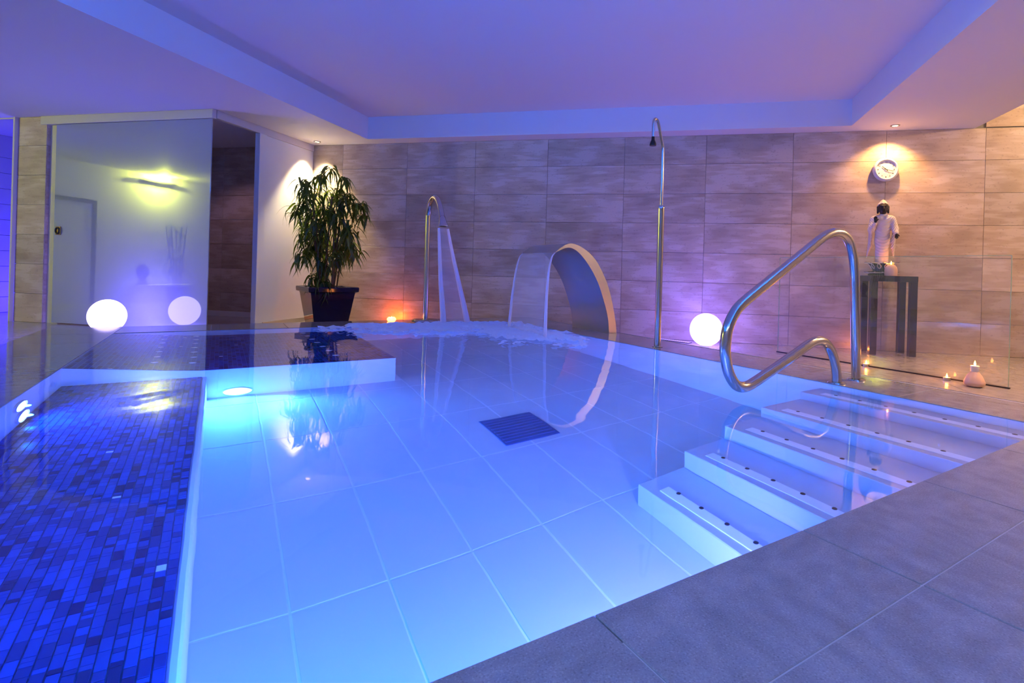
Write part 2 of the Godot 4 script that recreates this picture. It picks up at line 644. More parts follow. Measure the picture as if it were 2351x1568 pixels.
	lk.tube(ring, 0.010, 8, false)
	part(lkp, "lock_ring", lk, M.ink)
	var g3 := thing("frosted_partition", "white frosted glass panel behind the potted plant", "glass wall", Vector3(-6.56, -0.25, -7.97))
	b = MB.new()
	b.box(Vector3(-0.01, 1.585, 0), Vector3(0.02, 3.03, 1.13), 0.002)
	part(g3, "pane", b, M.frosted_glass)
	b = MB.new()
	b.box(Vector3(-0.01, 0.035, 0), Vector3(0.05, 0.07, 1.13), 0.004)
	part(g3, "bottom_rail", b, M.brushed_steel)
	var jm := MB.new()
	jm.box(Vector3(0, 1.55, 0), Vector3(0.09, 3.11, 0.15), 0.004)
	tag(part(self, "trim_1", jm, M.frosted_glass, Vector3(-6.59, FLOOR_Y, -7.32)), "pale upright post between cabin doorway and frosted panel", "post", "", "structure")
	var fa := MB.new()
	fa.box(Vector3(0, 0.065, 0), Vector3(3.19, 0.13, 0.07), 0.004)
	tag(part(self, "trim_2", fa, M.cream_paint, Vector3(-8.152, 2.84, -6.40)), "pale header beam above the large glass panel", "beam", "", "structure")
	fa = MB.new()
	fa.box(Vector3(0, 0.06, 0), Vector3(0.07, 0.118, 2.10), 0.004)
	tag(part(self, "trim_3", fa, M.cream_paint, Vector3(-6.585, 2.852, -7.49)), "pale header beam above cabin doorway and frosted panel", "beam", "", "structure")
	var bb := MB.new()
	bb.box(Vector3(0, 0.05, 0), Vector3(3.2, 0.10, 0.014), 0.002)
	tag(part(self, "baseboard_back", bb, M.white_paint, Vector3(-8.17, FLOOR_Y, -8.53)), "white baseboard seen through the cabin doorway", "baseboard", "", "structure")
	b = MB.new()
	b.box(Vector3(0, 1.61, 0), Vector3(0.235, 3.22, 2.10))
	tag(part(self, "wall_light_block", b, M.cream_paint, Vector3(-9.517, FLOOR_Y, -7.485)), "added plain wall blocking stray light into the corner cabin", "wall", "", "structure")  # added to stop lamp light leaking through the cabin
	# tiled column at the left
	var co := thing("column", "square column faced with olive beige stone tiles", "column", Vector3(-9.93, FLOOR_Y, -6.67))
	b = MB.new()
	b.box(Vector3(0, 1.61, 0), Vector3(0.56, 3.22, 0.55))
	part(co, "core", b, M.grout_grey)
	var cys := [0.0, 0.45, 0.914, 1.378, 1.842, 2.306, 2.77, 3.22]
	for j in 7:
		var h: float = cys[j + 1] - cys[j] - 0.004
		b = MB.new()
		b.box(Vector3.ZERO, Vector3(0.58, h, 0.012), 0.0015)
		part(co, "wall_tile", b, M["stone%d" % (j % 6)], Vector3(0, (cys[j] + cys[j + 1]) * 0.5, 0.281))
		b = MB.new()
		b.box(Vector3.ZERO, Vector3(0.012, h, 0.55), 0.0015)
		part(co, "wall_tile", b, M["stone%d" % ((j + 3) % 6)], Vector3(0.286, (cys[j] + cys[j + 1]) * 0.5, 0))
	b = MB.new()
	b.box(Vector3(0, 1.61, 0), Vector3(0.036, 3.22, 0.05), 0.002)
	tag(part(self, "trim_4", b, M.cream_paint, Vector3(-10.240, FLOOR_Y, -6.36)), "narrow pale corner strip beside the tiled column", "trim", "", "structure")
	b = MB.new()
	b.box(Vector3(0, 0.011, 0), Vector3(1.75, 0.022, 0.03), 0.001)
	tag(part(self, "trim_5", b, M.cream_paint, Vector3(-11.14, CEIL_Y - 0.022, -6.385)), "thin pale ceiling strip over the corridor opening", "trim", "", "structure")


# ------------------------------------------------------------------ the pool
const UC := 1.425
const VC := 4.025
const PD := 1.30


func lo(u: float, v: float, y: float) -> Vector3:
	return Vector3(u - UC, y + PD, -(v - VC))


func lbox(b: MB, u0: float, u1: float, v0: float, v1: float, y0: float, y1: float, bev := 0.0) -> void:
	b.box(lo((u0 + u1) * 0.5, (v0 + v1) * 0.5, (y0 + y1) * 0.5), Vector3(u1 - u0, y1 - y0, v1 - v0), bev)


func mosaic_tone() -> int:
	var r := rng.randf()
	return 4 if r < 0.003 else 0 if r < 0.40 else 1 if r < 0.68 else 2 if r < 0.86 else 3


func pool() -> void:
	var p := thing("swimming_pool", "sunken blue lit pool basin with benches and white lit steps", "pool", uvp(UC, VC, -PD), PI / 4)
	var b := MB.new()
	lbox(b, -1.0, -0.9, 0.83, 7.22, -1.42, -0.012)
	lbox(b, -0.9, 3.75, 0.83, 0.93, -1.42, -0.012)
	lbox(b, -0.9, 3.75, 7.12, 7.22, -1.42, -0.012)
	part(p, "basin_wall", b, M.pool_white)
	b = MB.new()
	lbox(b, 3.75, 3.85, 0.83, 7.22, -1.42, -0.012)
	part(p, "basin_wall", b, M.pool_white)
	b = MB.new()
	lbox(b, -0.9, 3.75, 0.93, 7.12, -1.42, -1.3015)
	part(p, "basin_floor", b, M.pool_grout)
	# floor tiles
	var made := {}
	var us := [-0.08, 0.27, 0.665, 1.06, 1.455, 1.85, 2.245, 2.64, 3.035, 3.43, 3.75]
	var vs := [0.93, 1.59, 2.37, 3.15, 3.93, 4.72, 5.50, 6.28, 7.12]
	for i in us.size() - 1:
		for j in vs.size() - 1:
			var v1: float = vs[j + 1]
			if us[i] < 1.39 and vs[j] > 4.6:
				if us[i + 1] <= 1.46:
					v1 = minf(v1, 4.95)
				if vs[j] >= 4.95:
					continue
			if us[i] > 1.9 and v1 < 2.0:
				continue
			var key := "%.3f %.3f" % [us[i + 1] - us[i], v1 - vs[j]]
			if not made.has(key):
				var tb := MB.new()
				tb.box(Vector3(0, -0.004, 0), Vector3(us[i + 1] - us[i] - 0.012, 0.008, v1 - vs[j] - 0.012), 0.001)
				made[key] = tb.mesh()
			part(p, "floor_tile", made[key], M.pool_tile, lo((us[i] + us[i + 1]) * 0.5, (vs[j] + v1) * 0.5, -1.298))
	# main drain in the floor
	b = MB.new()
	lbox(b, 1.66, 2.10, 3.21, 3.67, -1.30, -1.288, 0.004)
	var dr := part(p, "drain_plate", b, M.drain_blue)
	b = MB.new()
	lbox(b, -0.2 + UC, 0.2 + UC, VC - 0.006, VC + 0.006, -PD, -PD + 0.008, 0.001)
	var slat := b.mesh()
	for k in 9:
		part(dr, "slat", slat, M.drain_blue, Vector3(1.88 - UC, 0.012, -(3.26 + 0.045 * k - VC)))
	# low bench on the left, faced with mosaic
	b = MB.new()
	lbox(b, -0.9, -0.095, 0.93, 4.95, -1.30, -0.658)
	var bench := part(p, "bench", b, M.mosaic_grout)
	b = MB.new()
	lbox(b, -0.094, -0.062, 0.93, 4.95, -1.30, -0.66, 0.008)
	part(bench, "edge_strip", b, M.pool_white)
	var tone := [Color(0.004, 0.060, 0.30), Color(0.003, 0.036, 0.19), Color(0.006, 0.078, 0.37), Color(0.002, 0.017, 0.10), Color(0.62, 0.70, 0.84)]
	var mixed := MB.new()
	var near := 0
	var wide := 0.0323
	var small := {}
	for i in 25:
		var u0 := -0.9 + wide * i
		var v := 0.93
		while v < 4.93:
			var len: float = [0.018, 0.018, 0.036, 0.036, 0.054, 0.072][rng.randi_range(0, 5)]
			len = minf(len, 4.95 - v)
			var tn := mosaic_tone()
			if tn == 4:
				len = minf(len, 0.036)
			if i >= 8 and v > 1.15 and v < 1.15 + 0.66 and near < 300:
				near += 1
				var key := "%.4f" % len
				if not small.has(key):
					var tb := MB.new()
					tb.box(Vector3.ZERO, Vector3(wide - 0.0045, 0.008, len - 0.0022), 0.001)
					small[key] = tb.mesh()
				part(bench, "mosaic_tile", small[key], M["mosaic%d" % tn], lo(u0 + wide * 0.5, v + len * 0.5, -0.654))
			else:
				mixed.tint = tone[tn]
				mixed.box(lo(u0 + wide * 0.5, v + len * 0.5, -0.654), Vector3(wide - 0.0045, 0.008, len - 0.0022))
			v += len
	part(bench, "mosaic_field", mixed, M.mosaic_mixed, Vector3.ZERO, Vector3.ZERO, "stuff")
	# massage lounger along the back: flat bed, head end rising to the surface at the left
	var turn := Transform3D(Basis(Vector3(1, 0, 0), Vector3(0, 1, 0), Vector3(0, 0, -1)), Vector3(-UC, PD, VC))
	b = MB.new()
	b.prism([Vector2(-0.9, -1.30), Vector2(1.39, -1.30), Vector2(1.39, -0.428), Vector2(-0.10, -0.428), Vector2(-0.30, -0.36), Vector2(-0.9, -0.028)], 4.95, 7.12, turn)
	var bed := part(p, "lounger_bed", b, M.pool_white)
	var bedy := func(u: float) -> float:
		if u > -0.10:
			return -0.428
		if u > -0.30:
			return lerpf(-0.428, -0.36, (-0.10 - u) / 0.20)
		return lerpf(-0.36, -0.028, (-0.30 - u) / 0.60)
	b = MB.new()
	var prev := -0.9
	for u in [-0.30, -0.10, 1.39]:
		var y0: float = bedy.call(prev) + 0.001
		var y1: float = bedy.call(u) + 0.001
		b.face([lo(prev, 4.952, y0), lo(u, 4.952, y1), lo(u, 7.118, y1), lo(prev, 7.118, y0)], Vector3.UP)
		prev = u
	part(bed, "grout_bed", b, M.mosaic_grout)
	mixed = MB.new()
	for i in 70:
		var u0 := -0.89 + wide * i
		if u0 + wide > 1.385:
			break
		var v := 4.965
		var ya: float = bedy.call(u0)
		var yb: float = bedy.call(u0 + wide)
		while v < 7.11:
			var len: float = [0.018, 0.036, 0.036, 0.054, 0.072][rng.randi_range(0, 4)]
			len = minf(len, 7.12 - v)
			var tn := mosaic_tone()
			mixed.tint = tone[tn]
			mixed.box(Vector3.ZERO, Vector3(wide - 0.004, 0.006, len - 0.0022), 0.0, Transform3D(Basis(Vector3(0, 0, 1), atan2(yb - ya, wide)), lo(u0 + wide * 0.5, v + len * 0.5, (ya + yb) * 0.5 + 0.002)))
			v += len
	part(bed, "mosaic_field", mixed, M.mosaic_mixed, Vector3.ZERO, Vector3.ZERO, "stuff")
	b = MB.new()
	b.lathe([Vector2(0.0, 0.012), Vector2(0.020, 0.012), Vector2(0.030, 0.006), Vector2(0.032, 0.0)], 12)
	var jet := b.mesh()
	for row in [[-0.20, -0.17], [-0.47, -0.42], [0.86, 0.93]]:
		for k in 7:
			var v: float = 5.30 + 0.29 * k
			var u: float = lerpf(row[1], row[0], k / 6.0)
			part(bed, "air_jet", jet, M.strip_white, lo(u, v, bedy.call(u) + 0.004))
	# stairs on the right
	var nose := [3.50, 3.06, 2.70, 2.345, 1.99]
	for k in 5:
		var top := -0.2167 * (k + 1)
		b = MB.new()
		var right: float = 3.75 if k == 0 else nose[k - 1]
		lbox(b, nose[k], right, 0.93, 2.235, -1.30, top, 0.006)
		var st := part(p, "step", b, M.pool_tile)
		b = MB.new()
		lbox(b, nose[k] + 0.055, nose[k] + 0.125, 0.99, 2.12, top - 0.001, top + 0.008, 0.003)
		var sp := part(st, "anti_slip_strip", b, M.strip_white)
		b = MB.new()
		b.lathe([Vector2(0, 0.003), Vector2(0.012, 0.002), Vector2(0.013, 0.0)], 10)
		var screw := b.mesh()
		for s in 7:
			part(sp, "screw", screw, M.slot_dark, lo(nose[k] + 0.118, 1.05 + 0.165 * s, top + 0.008))


func pool_lamp(u: float, v: float, y: float, out: Vector3, r: float, col: Color, energy: float, label: String, cone := 84.0) -> void:
	var t := thing("pool_lamp", label, "lamp", uvp(u, v, y))
	# local +y of the lathe points along out
	var q := Quaternion(Vector3.UP, out.normalized())
	var b := MB.new()
	b.lathe([Vector2(r * 1.12, 0.0), Vector2(r * 1.12, 0.010), Vector2(r, 0.014), Vector2(r, 0.006)], 28)
	part(t, "ring", b, M.brushed_steel).quaternion = q
	b = MB.new()
	b.lathe([Vector2(r * 0.99, 0.004), Vector2(r * 0.8, 0.012), Vector2(r * 0.4, 0.018), Vector2(0.0, 0.020)], 28)
	part(t, "lens", b, M.pool_lens).quaternion = q
	spot(t, out.normalized() * 0.03, out, col, energy, cone, 0.5, 0.02)


func water() -> void:
	var b := MB.new()
	var n1 := noise(71, 1.0, 3)
	var height := func(u: float, v: float) -> float:
		var d := minf(Vector2(u - 2.75, v - 6.85).length(), Vector2(u - 3.15, v - 5.85).length() * 0.9)
		var churn := exp(-d * d * 0.9)
		return n1.get_noise_2d(u * 2.2, v * 2.2) * (0.0006 + 0.008 * churn) + n1.get_noise_2d(u * 9.0 + 40.0, v * 9.0) * (0.00010 + 0.006 * churn)
	var nu := 110
	var nv := 146
	var du := 4.65 / nu
	var dv := 6.19 / nv
	var pts := []
	for i in nu + 1:
		var line := []
		for j in nv + 1:
			var u := -0.9 + du * i
			var v := 0.93 + dv * j
			line.append(Vector3(u - UC, height.call(u, v), -(v - VC)))
		pts.append(line)
	b.sheet(pts, false, false)
	if b.n[0].y < 0.0:
		b = MB.new()
		b.sheet(pts, false, true)
	var o := part(self, "pool_water", b, M.water, uvp(UC, VC, -0.004), Vector3(0, PI / 4, 0))
	tag(o, "clear still water filling the blue lit pool", "water", "", "stuff")
	# bubbles carried under the surface where the two falls land
	var nf := noise(90, 1.0, 4)
	b = MB.new()
	var cells := 110
	for i in cells:
		for j in cells:
			var q := []
			var keep := true
			for c in [[0, 0], [1, 0], [1, 1], [0, 1]]:
				var u: float = 0.75 + 3.0 * (i + c[0]) / cells
				var v: float = 3.9 + 3.2 * (j + c[1]) / cells
				var d1 := Vector2((u - 2.55) / 1.2, (v - 6.65) / 0.7).length()
				var d2 := Vector2((u - 3.1) / 0.55, (v - 5.75) / 1.1).length()
				var d3 := Vector2((u - 1.8) / 0.8, (v - 6.9) / 0.35).length()
				var w := 1.0 - minf(d1, minf(d2, d3)) + nf.get_noise_2d(u * 2.4, v * 2.4) * 0.75 + nf.get_noise_2d(u * 7.0, v * 7.0 + 9.0) * 0.40
				keep = keep and w > 0.0 and u < 3.73 and v < 7.1
				q.append(Vector3(u - UC, clampf(w * 0.06, 0.0, 0.045) + nf.get_noise_2d(u * 12.0, v * 12.0) * 0.004, -(v - VC)))
			if keep:
				b.face(q, Vector3.UP)
	o = part(self, "foam", b, M.foam, uvp(UC, VC, 0.002), Vector3(0, PI / 4, 0))
	tag(o, "white bubbling foam where both falls meet the water", "foam", "", "stuff")


func deck() -> void:
	var d := thing("pool_deck", "raised wet deck of slate grey tiles around the pool", "deck", Vector3.ZERO, PI / 4, "", "structure")
	var b := MB.new()
	for q in [[-1.56, -1.0, -2.3, 7.81], [3.85, 4.38, -2.3, 7.81], [-1.0, 3.85, -2.3, 0.83], [-1.0, 3.85, 7.22, 7.81]]:
		b.box(Vector3((q[0] + q[1]) * 0.5, (FLOOR_Y - 0.003) * 0.5, -(q[2] + q[3]) * 0.5), Vector3(q[1] - q[0], -0.003 - FLOOR_Y, q[3] - q[2]))
	part(d, "slab", b, M.grout_pale)
	var fields := []
	var ue := [-1.56, -0.9, -0.065, 0.71, 1.485, 2.26, 3.035, 3.75, 4.38]
	var rows := [-2.3, -1.72, -0.945, -0.17, 0.605, 0.93]
	for j in rows.size() - 1:
		for i in ue.size() - 1:
			fields.append([ue[i], ue[i + 1], rows[j], rows[j + 1], "deck_dry"])
	for k in 8:
		var v0 := 0.93 + 0.774 * k
		var v1 := 0.93 + 0.774 * (k + 1)
		fields.append([3.75, 4.325, v0, v1, "deck_wet"])
		fields.append([-1.56, -0.9, v0, v1, "deck_wet"])
	for i in range(1, 7):
		fields.append([ue[i], ue[i + 1], 7.12, 7.81, "deck_wet"])
	fields.append([-1.56, -0.9, 7.122, 7.81, "deck_wet"])
	fields.append([3.75, 4.38, 7.122, 7.81, "deck_wet"])
	for q in fields:
		b = MB.new()
		b.box(Vector3(0, -0.006, 0), Vector3(q[1] - q[0] - 0.004, 0.012, q[3] - q[2] - 0.004), 0.002)
		part(d, "deck_tile", b, M[q[4]], Vector3((q[0] + q[1]) * 0.5, 0, -(q[2] + q[3]) * 0.5))
	# overflow slot at the right edge
	b = MB.new()
	b.box(Vector3(4.340, -0.009, -4.03), Vector3(0.026, 0.006, 6.18))
	part(d, "overflow_slot", b, M.slot_dark)
	b = MB.new()
	b.box(Vector3(4.367, -0.006, -4.03), Vector3(0.026, 0.012, 6.18), 0.002)
	part(d, "edge_strip", b, M.deck_wet)


# ------------------------------------------------------------------ things round the pool
func handrail() -> void:
	var base := uvp(3.816, 2.148)
	var t := thing("handrail", "looped polished steel handrail over the pool steps", "handrail", base, PI / 4)
	var pts := []
	for q in [[3.816, -0.0], [3.812, 0.06], [3.790, 0.14], [3.735, 0.235], [3.66, 0.30], [3.57, 0.322], [3.46, 0.305], [3.30, 0.245], [3.08, 0.165], [2.86, 0.088], [2.77, 0.070], [2.69, 0.092], [2.625, 0.165], [2.590, 0.26], [2.583, 0.34], [2.600, 0.44], [2.655, 0.53], [2.74, 0.598], [3.00, 0.74], [3.30, 0.903], [3.56, 1.043], [3.66, 1.085], [3.745, 1.102], [3.84, 1.096], [3.925, 1.05], [3.985, 0.95], [4.018, 0.82], [4.035, 0.66], [4.06, 0.3], [4.084, 0.0]]:
		pts.append(Vector3(q[0] - 3.816, q[1], 0))
	var b := MB.new()
	b.tube(smooth_path(pts, 5), 0.0335, 20)
	part(t, "tube", b, M.steel)
	b = MB.new()
	b.lathe([Vector2(0.036, 0.012), Vector2(0.06, 0.009), Vector2(0.064, 0.0)], 24)
	var f := b.mesh()
	part(t, "flange", f, M.steel, Vector3(0, 0.0, 0))
	part(t, "flange", f, M.steel, Vector3(0.268, 0.0, 0))


func shower() -> void:
	var t := thing("pool_shower", "tall slim steel shower post with hooked top on deck", "shower", uvp(3.90, 4.135), PI / 4)
	var b := MB.new()
	b.lathe([Vector2(0.055, 0.0), Vector2(0.055, 0.006), Vector2(0.034, 0.012), Vector2(0.034, 1.46), Vector2(0.037, 1.462), Vector2(0.037, 1.49), Vector2(0.030, 1.497), Vector2(0.0, 1.498)], 24)
	part(t, "post", b, M.steel)
	b = MB.new()
	var pts := [Vector3(0, 1.49, 0), Vector3(0, 1.8, 0), Vector3(0, 2.07, 0), Vector3(-0.005, 2.125, 0), Vector3(-0.045, 2.26, 0), Vector3(-0.075, 2.355, 0), Vector3(-0.098, 2.387, 0), Vector3(-0.125, 2.385, 0), Vector3(-0.14, 2.35, 0), Vector3(-0.142, 2.28, 0), Vector3(-0.142, 2.20, 0)]
	b.tube(smooth_path(pts, 5), 0.0155, 14)
	part(t, "pipe", b, M.steel)
	b = MB.new()
	b.lathe([Vector2(0.0, 2.105), Vector2(0.034, 2.106), Vector2(0.036, 2.115), Vector2(0.030, 2.14), Vector2(0.018, 2.165), Vector2(0.016, 2.20), Vector2(0.0, 2.20)], 18, Vector3(-0.142, 0, 0))
	part(t, "shower_head", b, M.black_rubber)


func faucet() -> void:
	var t := thing("pool_faucet", "gooseneck chrome pool fountain with flat nozzle on deck", "fountain", uvp(2.547, 7.60), PI / 4)
	var b := MB.new()
	b.lathe([Vector2(0.0, 0.028), Vector2(0.05, 0.028), Vector2(0.17, 0.024), Vector2(0.195, 0.014), Vector2(0.20, 0.0)], 40)
	part(t, "base_plate", b, M.steel)
	# local z = -v, so the spout leans towards +z
	var pts := [Vector3(0, 0.0, 0), Vector3(0, 0.8, 0), Vector3(0, 1.45, 0), Vector3(0, 1.58, 0.015), Vector3(0, 1.69, 0.075), Vector3(0, 1.765, 0.18), Vector3(0, 1.775, 0.29), Vector3(0, 1.72, 0.41), Vector3(0, 1.60, 0.52), Vector3(0, 1.46, 0.60)]
	b = MB.new()
	b.tube(smooth_path(pts, 6), 0.037, 18)
	part(t, "spout_pipe", b, M.steel)
	b = MB.new()
	var rows := []
	var d := Vector3(0, -0.87, 0.49)
	var e := Vector3(0, 0.49, 0.87)
	for k in 24:
		var a := TAU * k / 24.0
		var line := []
		for q in [[0.0, 0.0, 0.0], [0.0, 0.040, 0.040], [0.07, 0.052, 0.034], [0.15, 0.070, 0.024], [0.155, 0.066, 0.020], [0.155, 0.0, 0.0]]:
			line.append(Vector3(0, 1.46, 0.60) + d * (q[0] - 0.02) + Vector3.RIGHT * (cos(a) * q[1]) + e * (sin(a) * q[2]))
		rows.append(line)
	b.sheet(rows, true)
	part(t, "nozzle", b, M.steel)
	# the fall below it
	var w := thing("waterfall", "narrow fan of water falling from the gooseneck fountain", "waterfall", uvp(2.547, 6.95), PI / 4, "", "stuff")
	fall(w, [[-0.065, 1.315, 0.0], [-0.055, 1.0, 0.03], [-0.04, 0.6, 0.06], [-0.015, 0.25, 0.09], [0.0, 0.0, 0.105]], [[0.065, 1.315, 0.0], [0.135, 1.0, 0.0], [0.235, 0.6, 0.01], [0.325, 0.25, 0.015], [0.385, 0.0, 0.02]], 0.016, 0.045, 5)


func fall(w: Node3D, left: Array, right: Array, r0: float, r1: float, seedn: int) -> void:
	var n := noise(seedn, 1.0, 3)
	var lp := []
	var rp := []
	for q in left:
		lp.append(Vector3(q[0], q[1], q[2]))
	for q in right:
		rp.append(Vector3(q[0], q[1], q[2]))
	lp = smooth_path(lp, 6)
	rp = smooth_path(rp, 6)
	var b := MB.new()
	for side in [0.0, 1.0]:
		var pts := []
		for i in 25:
			var line := []
			for k in lp.size():
				var s := i / 24.0
				var p: Vector3 = lp[k].lerp(rp[k], s)
				var out: float = sin(PI * s) * 0.03 + n.get_noise_2d(s * 7.0, k * 0.06) * 0.010
				line.append(p + Vector3(0, 0, out + (0.012 if side > 0.5 else 0.0)))
			pts.append(line)
		b.sheet(pts, false, side < 0.5)
	part(w, "water_sheet", b, M.falling_water)
	for path in [lp, rp]:
		var rad := []
		for k in path.size():
			rad.append(lerpf(r0, r1, float(k) / path.size()))
		b = MB.new()
		b.tube(path, rad, 10)
		part(w, "water_rim", b, M.falling_rim)


func cascade() -> void:
	var t := thing("cascade_arch", "wide curved stainless steel cascade arching over the pool", "fountain", uvp(4.22, 5.715), PI / 4)
	var outer := [[4.286, 0.0], [4.262, 0.15], [4.222, 0.32], [4.139, 0.575], [4.052, 0.745], [3.951, 0.89], [3.868, 0.973], [3.777, 1.037], [3.67, 1.088], [3.56, 1.112], [3.485, 1.098], [3.415, 1.062], [3.334, 1.004]]
	var inner := [[4.162, 0.0], [4.150, 0.13], [4.110, 0.30], [3.996, 0.585], [3.910, 0.735], [3.817, 0.858], [3.745, 0.935], [3.661, 1.007], [3.592, 1.045], [3.527, 1.060], [3.466, 1.052], [3.40, 1.028], [3.325, 0.992]]
	var oo := []
	var ii := []
	for q in outer:
		oo.append(Vector3(q[0] - 4.22, q[1], 0))
	for q in inner:
		ii.append(Vector3(q[0] - 4.22, q[1], 0))
	oo = smooth_path(oo, 5)
	ii = smooth_path(ii, 5)
	var b := MB.new()
	for f in [[oo, true], [ii, false]]:
		var pts := []
		for z in [-0.415, 0.0, 0.415]:
			var line := []
			for q in f[0]:
				line.append(q + Vector3(0, 0, z))
			pts.append(line)
		b.sheet(pts, false, f[1])
	part(t, "curved_sheet", b, M.brushed_steel)
	for z in [-0.415, 0.415]:
		b = MB.new()
		for k in oo.size() - 1:
			b.face([oo[k] + Vector3(0, 0, z), oo[k + 1] + Vector3(0, 0, z), ii[k + 1] + Vector3(0, 0, z), ii[k] + Vector3(0, 0, z)], Vector3(0, 0, z))
		var zz: float = z
		b.face([oo[-1] + Vector3(0, 0, zz), ii[-1] + Vector3(0, 0, zz), ii[-1], oo[-1]], Vector3(-1, 0, 0))
		part(t, "side_plate", b, M.brushed_steel)
	var w := thing("waterfall", "broad smooth sheet of water falling from the steel arch", "waterfall", uvp(3.33, 5.715), PI / 4 - PI / 2, "", "stuff")
	# local x = +v, local z = -u
	fall(w, [[-0.40, 0.992, 0.0], [-0.395, 0.93, 0.05], [-0.385, 0.75, 0.10], [-0.37, 0.40, 0.155], [-0.355, 0.0, 0.195]], [[0.40, 0.992, 0.0], [0.41, 0.93, 0.05], [0.43, 0.75, 0.10], [0.48, 0.40, 0.150], [0.53, 0.0, 0.185]], 0.006, 0.022, 9)


func globe(called: String, label: String, at: Vector3, rx: float, ry: float, col: Color, energy: float, glowing: Material) -> void:
	var t := thing(called, label, "lamp", at)
	var prof := []
	for k in 19:
		var a := -PI * 0.5 + 0.32 + (PI - 0.32) * k / 18.0
		prof.append(Vector2(cos(a) * rx, ry + sin(a) * ry))
	prof[-1] = Vector2(0, ry * 2.0)
	var y0: float = prof[0].y
	var b := MB.new()
	b.lathe(prof, 40)
	part(t, "glowing_shell", b, glowing, Vector3(0, 0.02 - y0 + 0.0, 0))
	b = MB.new()
	b.lathe([Vector2(0, 0.0), Vector2(rx * 0.36, 0.0), Vector2(rx * 0.36, 0.022), Vector2(0, 0.022)], 28)
	part(t, "base", b, M.white_paint)
	omni(t, Vector3(0, ry, 0), col, energy, minf(rx, ry) * 0.8)


func downlight(at: Vector3, label: String, col: Color, energy: float, angle: float, aim := Vector3.DOWN, soft := 0.6) -> void:
	var t := thing("downlight", label, "light", at)
	var b := MB.new()
	b.lathe([Vector2(0.036, -0.004), Vector2(0.040, -0.010), Vector2(0.058, -0.008), Vector2(0.062, 0.0)], 28)
	part(t, "trim_ring", b, M.tin)
	b = MB.new()
	b.lathe([Vector2(0.0, -0.006), Vector2(0.037, -0.006), Vector2(0.037, 0.0)], 24)
	part(t, "lamp_face", b, M.down_glow)
	spot(t, Vector3(0, -0.03, 0), aim, col, energy, angle, soft)


func cove(at: Vector3, long: float, turn: float, label: String, energy: float) -> void:
	# added light source, out of view: a ledge on the face of the ceiling recess with a blue strip of light lying behind its lip; local +z points into the recess
	var t := thing("added_cove_light", label, "light", at, turn)
	var b := MB.new()
	b.box(Vector3(0, 0.01, 0.11), Vector3(long, 0.02, 0.22), 0.002)
	b.box(Vector3(0, 0.03, 0.21), Vector3(long, 0.04, 0.02), 0.002)
	part(t, "ledge", b, M.white_paint)
	b = MB.new()
	b.box(Vector3(0, 0.032, 0.06), Vector3(long - 0.04, 0.024, 0.05), 0.002)
	part(t, "light_strip", b, M.added_cove_glow)
	var l := AreaLight3D.new()
	l.name = "strip_light"
	t.add_child(l)
	l.area_size = Vector2(long - 0.05, 0.05)
	l.position = Vector3(0, 0.065, 0.07)
	l.basis = Basis.looking_at(Vector3(0, 0.40, 0.92).normalized(), Vector3.UP)
	l.light_color = Color(0.02, 0.44, 1.0)
	l.light_energy = energy
	l.shadow_enabled = true
	l.area_range = 30.0
	l.area_attenuation = 2.0


func sconce(at: Vector3) -> void:
	var t := thing("wall_sconce", "warm wall sconce on the cream wall beyond the soffit", "lamp", at)
	var b := MB.new()
	b.box(Vector3(-0.02, 0.10, 0), Vector3(0.04, 0.14, 0.14), 0.004)
	part(t, "bracket", b, M.brushed_steel)
	b = MB.new()
	b.lathe([Vector2(0.045, 0.0), Vector2(0.060, 0.02), Vector2(0.075, 0.20), Vector2(0.070, 0.20), Vector2(0.055, 0.025), Vector2(0.0, 0.02)], 24, Vector3(-0.13, 0, 0))
	part(t, "lamp_shade", b, M.down_glow)
	omni(t, Vector3(-0.13, 0.17, 0), Color(1.0, 0.80, 0.60), 3.0, 0.05)


func tealight(at: Vector3, label: String, energy := 0.06) -> void:
	var t := thing("tealight_candle", label, "candle", at, 0.0, "tealight candles on the floor" if at.y < -0.1 else "")
	var b := MB.new()
	b.lathe([Vector2(0.0, 0.0), Vector2(0.030, 0.0), Vector2(0.033, 0.002), Vector2(0.034, 0.032), Vector2(0.032, 0.032), Vector2(0.031, 0.024)], 20)
	part(t, "cup", b, M.tin)
	b = MB.new()
	b.lathe([Vector2(0.031, 0.023), Vector2(0.012, 0.021), Vector2(0.0, 0.021)], 20)
	part(t, "wax", b, M.wax)
	candle_flame(t, Vector3(0, 0.022, 0), energy)


func candle_flame(t: Node3D, at: Vector3, energy: float) -> void:
	var b := MB.new()
	b.lathe([Vector2(0.0, 0.0), Vector2(0.007, 0.006), Vector2(0.010, 0.014), Vector2(0.0085, 0.026), Vector2(0.004, 0.042), Vector2(0.0, 0.054)], 14)
	part(t, "flame", b, M.flame, at)
	omni(t, at + Vector3(0, 0.02, 0), Color(1.0, 0.55, 0.22), energy, 0.008)


func dome_candle() -> void:
	var t := thing("dome_candle", "small ribbed glass dome candle glowing on the deck edge", "candle", uvp(2.065, 7.62))
	var b := MB.new()
	b.lathe([Vector2(0.0, 0.0), Vector2(0.045, 0.0), Vector2(0.062, 0.02), Vector2(0.060, 0.045), Vector2(0.042, 0.06)], 20)
	part(t, "glass_bowl", b, M.falling_rim)
	candle_flame(t, Vector3(0, 0.02, 0), 0.03)


